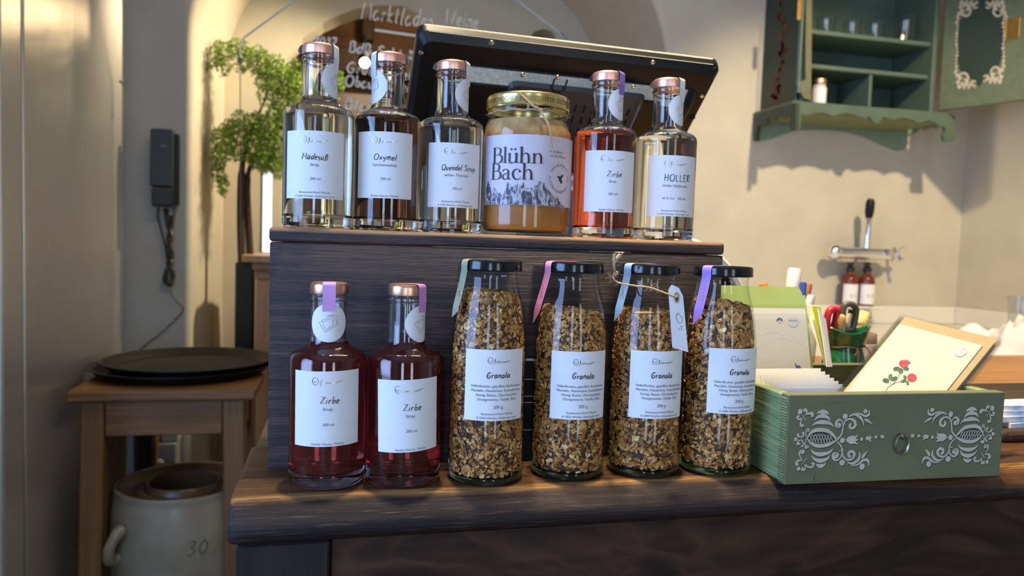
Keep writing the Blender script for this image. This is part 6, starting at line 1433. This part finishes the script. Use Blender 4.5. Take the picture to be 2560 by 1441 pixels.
# ================================================================== NICHE: pine cupboard, planter, plant, glass writing pane
YP0 = 2.66; a_ = at(640, 700, Y=YP0); ztop = at(660, 640, Y=YP0-.03).z
PX1 = a_.x+.62
t_ = thing('pine_cupboard', 'pale pine cupboard with moulded rounded top in the niche', 'cupboard', ((a_.x+PX1)/2, 2.86, 0)); L0 = Vector(t_.location)
xl = at(596, 640, Y=YP0-.035).x
m = MB().prism([(x-L0.x, y-L0.y) for x, y in [(xl+.03, YP0-.05), (PX1, YP0-.05), (PX1, 3.06), (xl+.03, 3.06), (xl+.008, 2.9), (xl, 2.76), (xl+.008, YP0-.02)]], lambda u, v, w: (u, v, ztop-.022+w), .022)
part('cupboard_top', m, M['pine'], t_)
part('moulding', MB().box(a_.x-.012-L0.x, PX1-L0.x, YP0-.012-L0.y, 3.05-L0.y, ztop-.052, ztop-.0225, .006, 2), M['pine'], t_)
part('moulding', MB().box(a_.x-.006-L0.x, PX1-L0.x, YP0-.006-L0.y, 3.05-L0.y, ztop-.082, ztop-.0525, .006, 2), M['pine'], t_)
part('cupboard_body', MB().box(a_.x-L0.x, PX1-L0.x, YP0-L0.y, 3.05-L0.y, 0, ztop-.0825, .004, 2), M['pine'], t_)
part('door', MB().box(a_.x+.05-L0.x, PX1-.05-L0.x, YP0-.008-L0.y, YP0-.0005-L0.y, .08, ztop-.13, .003), M['pine'], t_)
YPL = 2.80; a_ = at(588, 700, Y=YPL-.06); b_ = at(634, 700, Y=YPL-.06); plx = (a_.x+b_.x)/2; zpot = at(600, 655, Y=YPL).z
t_ = thing('potted_plant', 'tall feathery green plant on dark stems in a slim dark planter', 'plant', (plx-.004, YPL, 0)); L0 = Vector(t_.location)
pw = (b_.x-a_.x)/2*1.02
part('planter', MB().box(-pw, pw, -pw, pw, 0, zpot, .006, 2), M['darkpot'], t_)
def PL(px, py, dy=0): p = at(px, py, Y=YPL+dy); return Vector((p.x-L0.x, p.y-L0.y, p.z))
part('stem', MB().tube([q for q in cat([PL(606, 700), PL(602, 560), PL(604, 440), PL(612, 380), PL(640, 300), PL(668, 230), PL(655, 180)], 5)], [.0135]*11+[.010]*5+[.006]*5+[.004]*10, 10), M['trunk'], t_, SM)
part('stem', MB().tube([q for q in cat([PL(628, 690, .02), PL(621, 560, .02), PL(618, 450, .02), PL(640, 390, .02), PL(690, 330, .03), PL(720, 320, .03)], 5)], [.0125]*11+[.008]*5+[.004]*10, 10), M['trunk'], t_, SM)
blobs_up = [(560, 150, 22, 40), (545, 132, 16, 30), (598, 122, 24, 26), (610, 150, 24, 30), (575, 110, 10, 10), (530, 165, 16, 12), (640, 140, 30, 26), (660, 160, 30, 32), (690, 170, 30, 32), (700, 200, 36, 36), (665, 200, 26, 26), (720, 215, 30, 36), (680, 235, 34, 32), (710, 255, 34, 30), (745, 230, 22, 40), (850, 205, 12, 22), (840, 235, 10, 10), (645, 175, 18, 20), (735, 180, 24, 30)]
blobs_dn = [(600, 300, 22, 24), (575, 320, 22, 22), (555, 345, 26, 26), (600, 335, 26, 28), (560, 380, 26, 26), (545, 400, 18, 30), (545, 430, 16, 30), (556, 460, 14, 24), (556, 480, 10, 14), (600, 375, 24, 26), (635, 330, 26, 26), (670, 310, 32, 26), (660, 345, 34, 30), (690, 360, 34, 34), (640, 385, 30, 28), (680, 400, 34, 30), (700, 420, 26, 26), (660, 420, 16, 18), (715, 330, 30, 36), (720, 290, 30, 26), (650, 400, 30, 22), (640, 300, 20, 20), (690, 290, 26, 26)]
def foliage(blobs, seed, n):
    r = random.Random(seed); m = MB(); w_ = [b[2]*b[3] for b in blobs]
    tw = MB()
    for bx, by, rx, ry in blobs:
        c0 = PL(bx, by); 
        for k in range(5):
            a_ = r.uniform(0, 2*PI); tw.tube([c0, c0+Vector((math.cos(a_)*rx*.0010, r.uniform(-.03, .03), math.sin(a_)*ry*.0010))], [.0012, .0006], 4)
    for k in range(n):
        bx, by, rx, ry = r.choices(blobs, w_)[0]
        q = r.random()**.5; a_ = r.uniform(0, 2*PI); c_ = PL(bx+rx*q*math.cos(a_)*1.08, by+ry*q*math.sin(a_)*1.08, r.gauss(0, .045))
        # feathery sprig: a few narrow leaflets
        d0 = Vector((r.gauss(0, 1), r.gauss(0, 1), r.gauss(.1, .8))).normalized()
        for j in range(4):
            d_ = (d0+Vector((r.gauss(0, .7), r.gauss(0, .7), r.gauss(-.1, .6)))).normalized(); L = r.uniform(.007, .014); s_ = d_.orthogonal().normalized()*L*.24
            s_ = Matrix.Rotation(r.uniform(0, 6.28), 3, d_) @ s_
            m.add([c_, c_+d_*L*.5+s_, c_+d_*L, c_+d_*L*.5-s_], [(0, 1, 2, 3)])
    return m, tw
for bl, sd, n in ((blobs_up, 1, 2300), (blobs_dn, 2, 3600)):
    m, tw = foliage(bl, sd, n)
    part('foliage', m, M['leaf'], t_, kind='stuff', fixn=False); part('twig', tw, M['stem'], t_, kind='stuff')
# house-shaped glass pane with white writing
YG = 2.50
def G3(px, py, dy=0): p = at(px, py, Y=YG+dy); return p
t_ = thing('writing_pane', 'hanging glass pane with white handwritten wine list before the arch', 'pane', G3(1008, 400)); L0 = Vector(t_.location)
out = [G3(601, 640)-L0, G3(600, 152)-L0, G3(600, 118)-L0, G3(603, 104)-L0, G3(612, 92)-L0, G3(745, -5)-L0, G3(1010, -195)-L0, G3(1285, -5)-L0, G3(1416, 94)-L0, G3(1420, 108)-L0, G3(1421, 640)-L0]
n = len(out)
part('glass', MB().add([(p.x, 0, p.z) for p in out]+[(p.x, .005, p.z) for p in out], [tuple(range(n)), tuple(range(2*n-1, n-1, -1))]), M['pane'], t_, fixn=False)
part('edge_strip', MB().tube([(p.x, .0025, p.z) for p in out[1:-1]], .0032, 6), pm('glass_edge', (.50, .55, .56), .25), t_, SM)
part('edge_strip', MB().tube([(p.x, .0025, p.z) for p in out[:2]], .0017, 6), pm('glass_edge_dark', (.10, .10, .08), .3), t_, SM)
part('clip', MB().box(-.006, .006, -.006, .010, -.010, .010, .002).tf(Matrix.Translation((out[1].x, 0, out[1].z))), M['chrome'], t_)
part('clip', MB().box(-.006, .006, -.006, .010, -.020, .020, .002).tf(Matrix.Translation(((out[8].x-.006), 0, out[8].z+.008)) @ Matrix.Rotation(rad(-52), 4, 'Y')), M['chrome'], t_)
KP = (G3(1100, 100)-G3(1000, 100)).length/100
def chalk(word, px, py, wid, h, rot=-.045, w=5.5, seed=1):
    d = hand(word, h*KP, w*KP, .06, rot, seed, False, wid*KP); p = G3(px, py)-L0
    part('writing', d.mb(lambda u, v: (p.x+u, -.0006, p.z+v)), M['chalk'], t_, fixn=False)
chalk('Marktladen', 903, 46, 176, 42, -.045, 3.0, 3); chalk('Weine', 1112, 58, 84, 38, -.06, 2.6, 4)
chalk('2017', 782, 114, 54, 24, -.06, 4.2, 5); chalk('BdB Sekt Kö', 872, 130, 176, 26, -.055, 4.2, 6)
chalk('Grüner Velt', 866, 180, 172, 25, -.04, 4.2, 7); chalk('Obauer Wein', 862, 214, 172, 26, -.03, 4.6, 8); chalk('Blaufränk', 862, 272, 160, 26, -.03, 4.6, 9)
ul = D2().stroke([(0, 0), (90*KP, -4*KP), (150*KP, -7*KP)], 6*KP); p_ = G3(937, 75)-L0
part('writing', ul.mb(lambda u, v: (p_.x+u, -.0006, p_.z+v)), M['chalk'], t_, fixn=False)
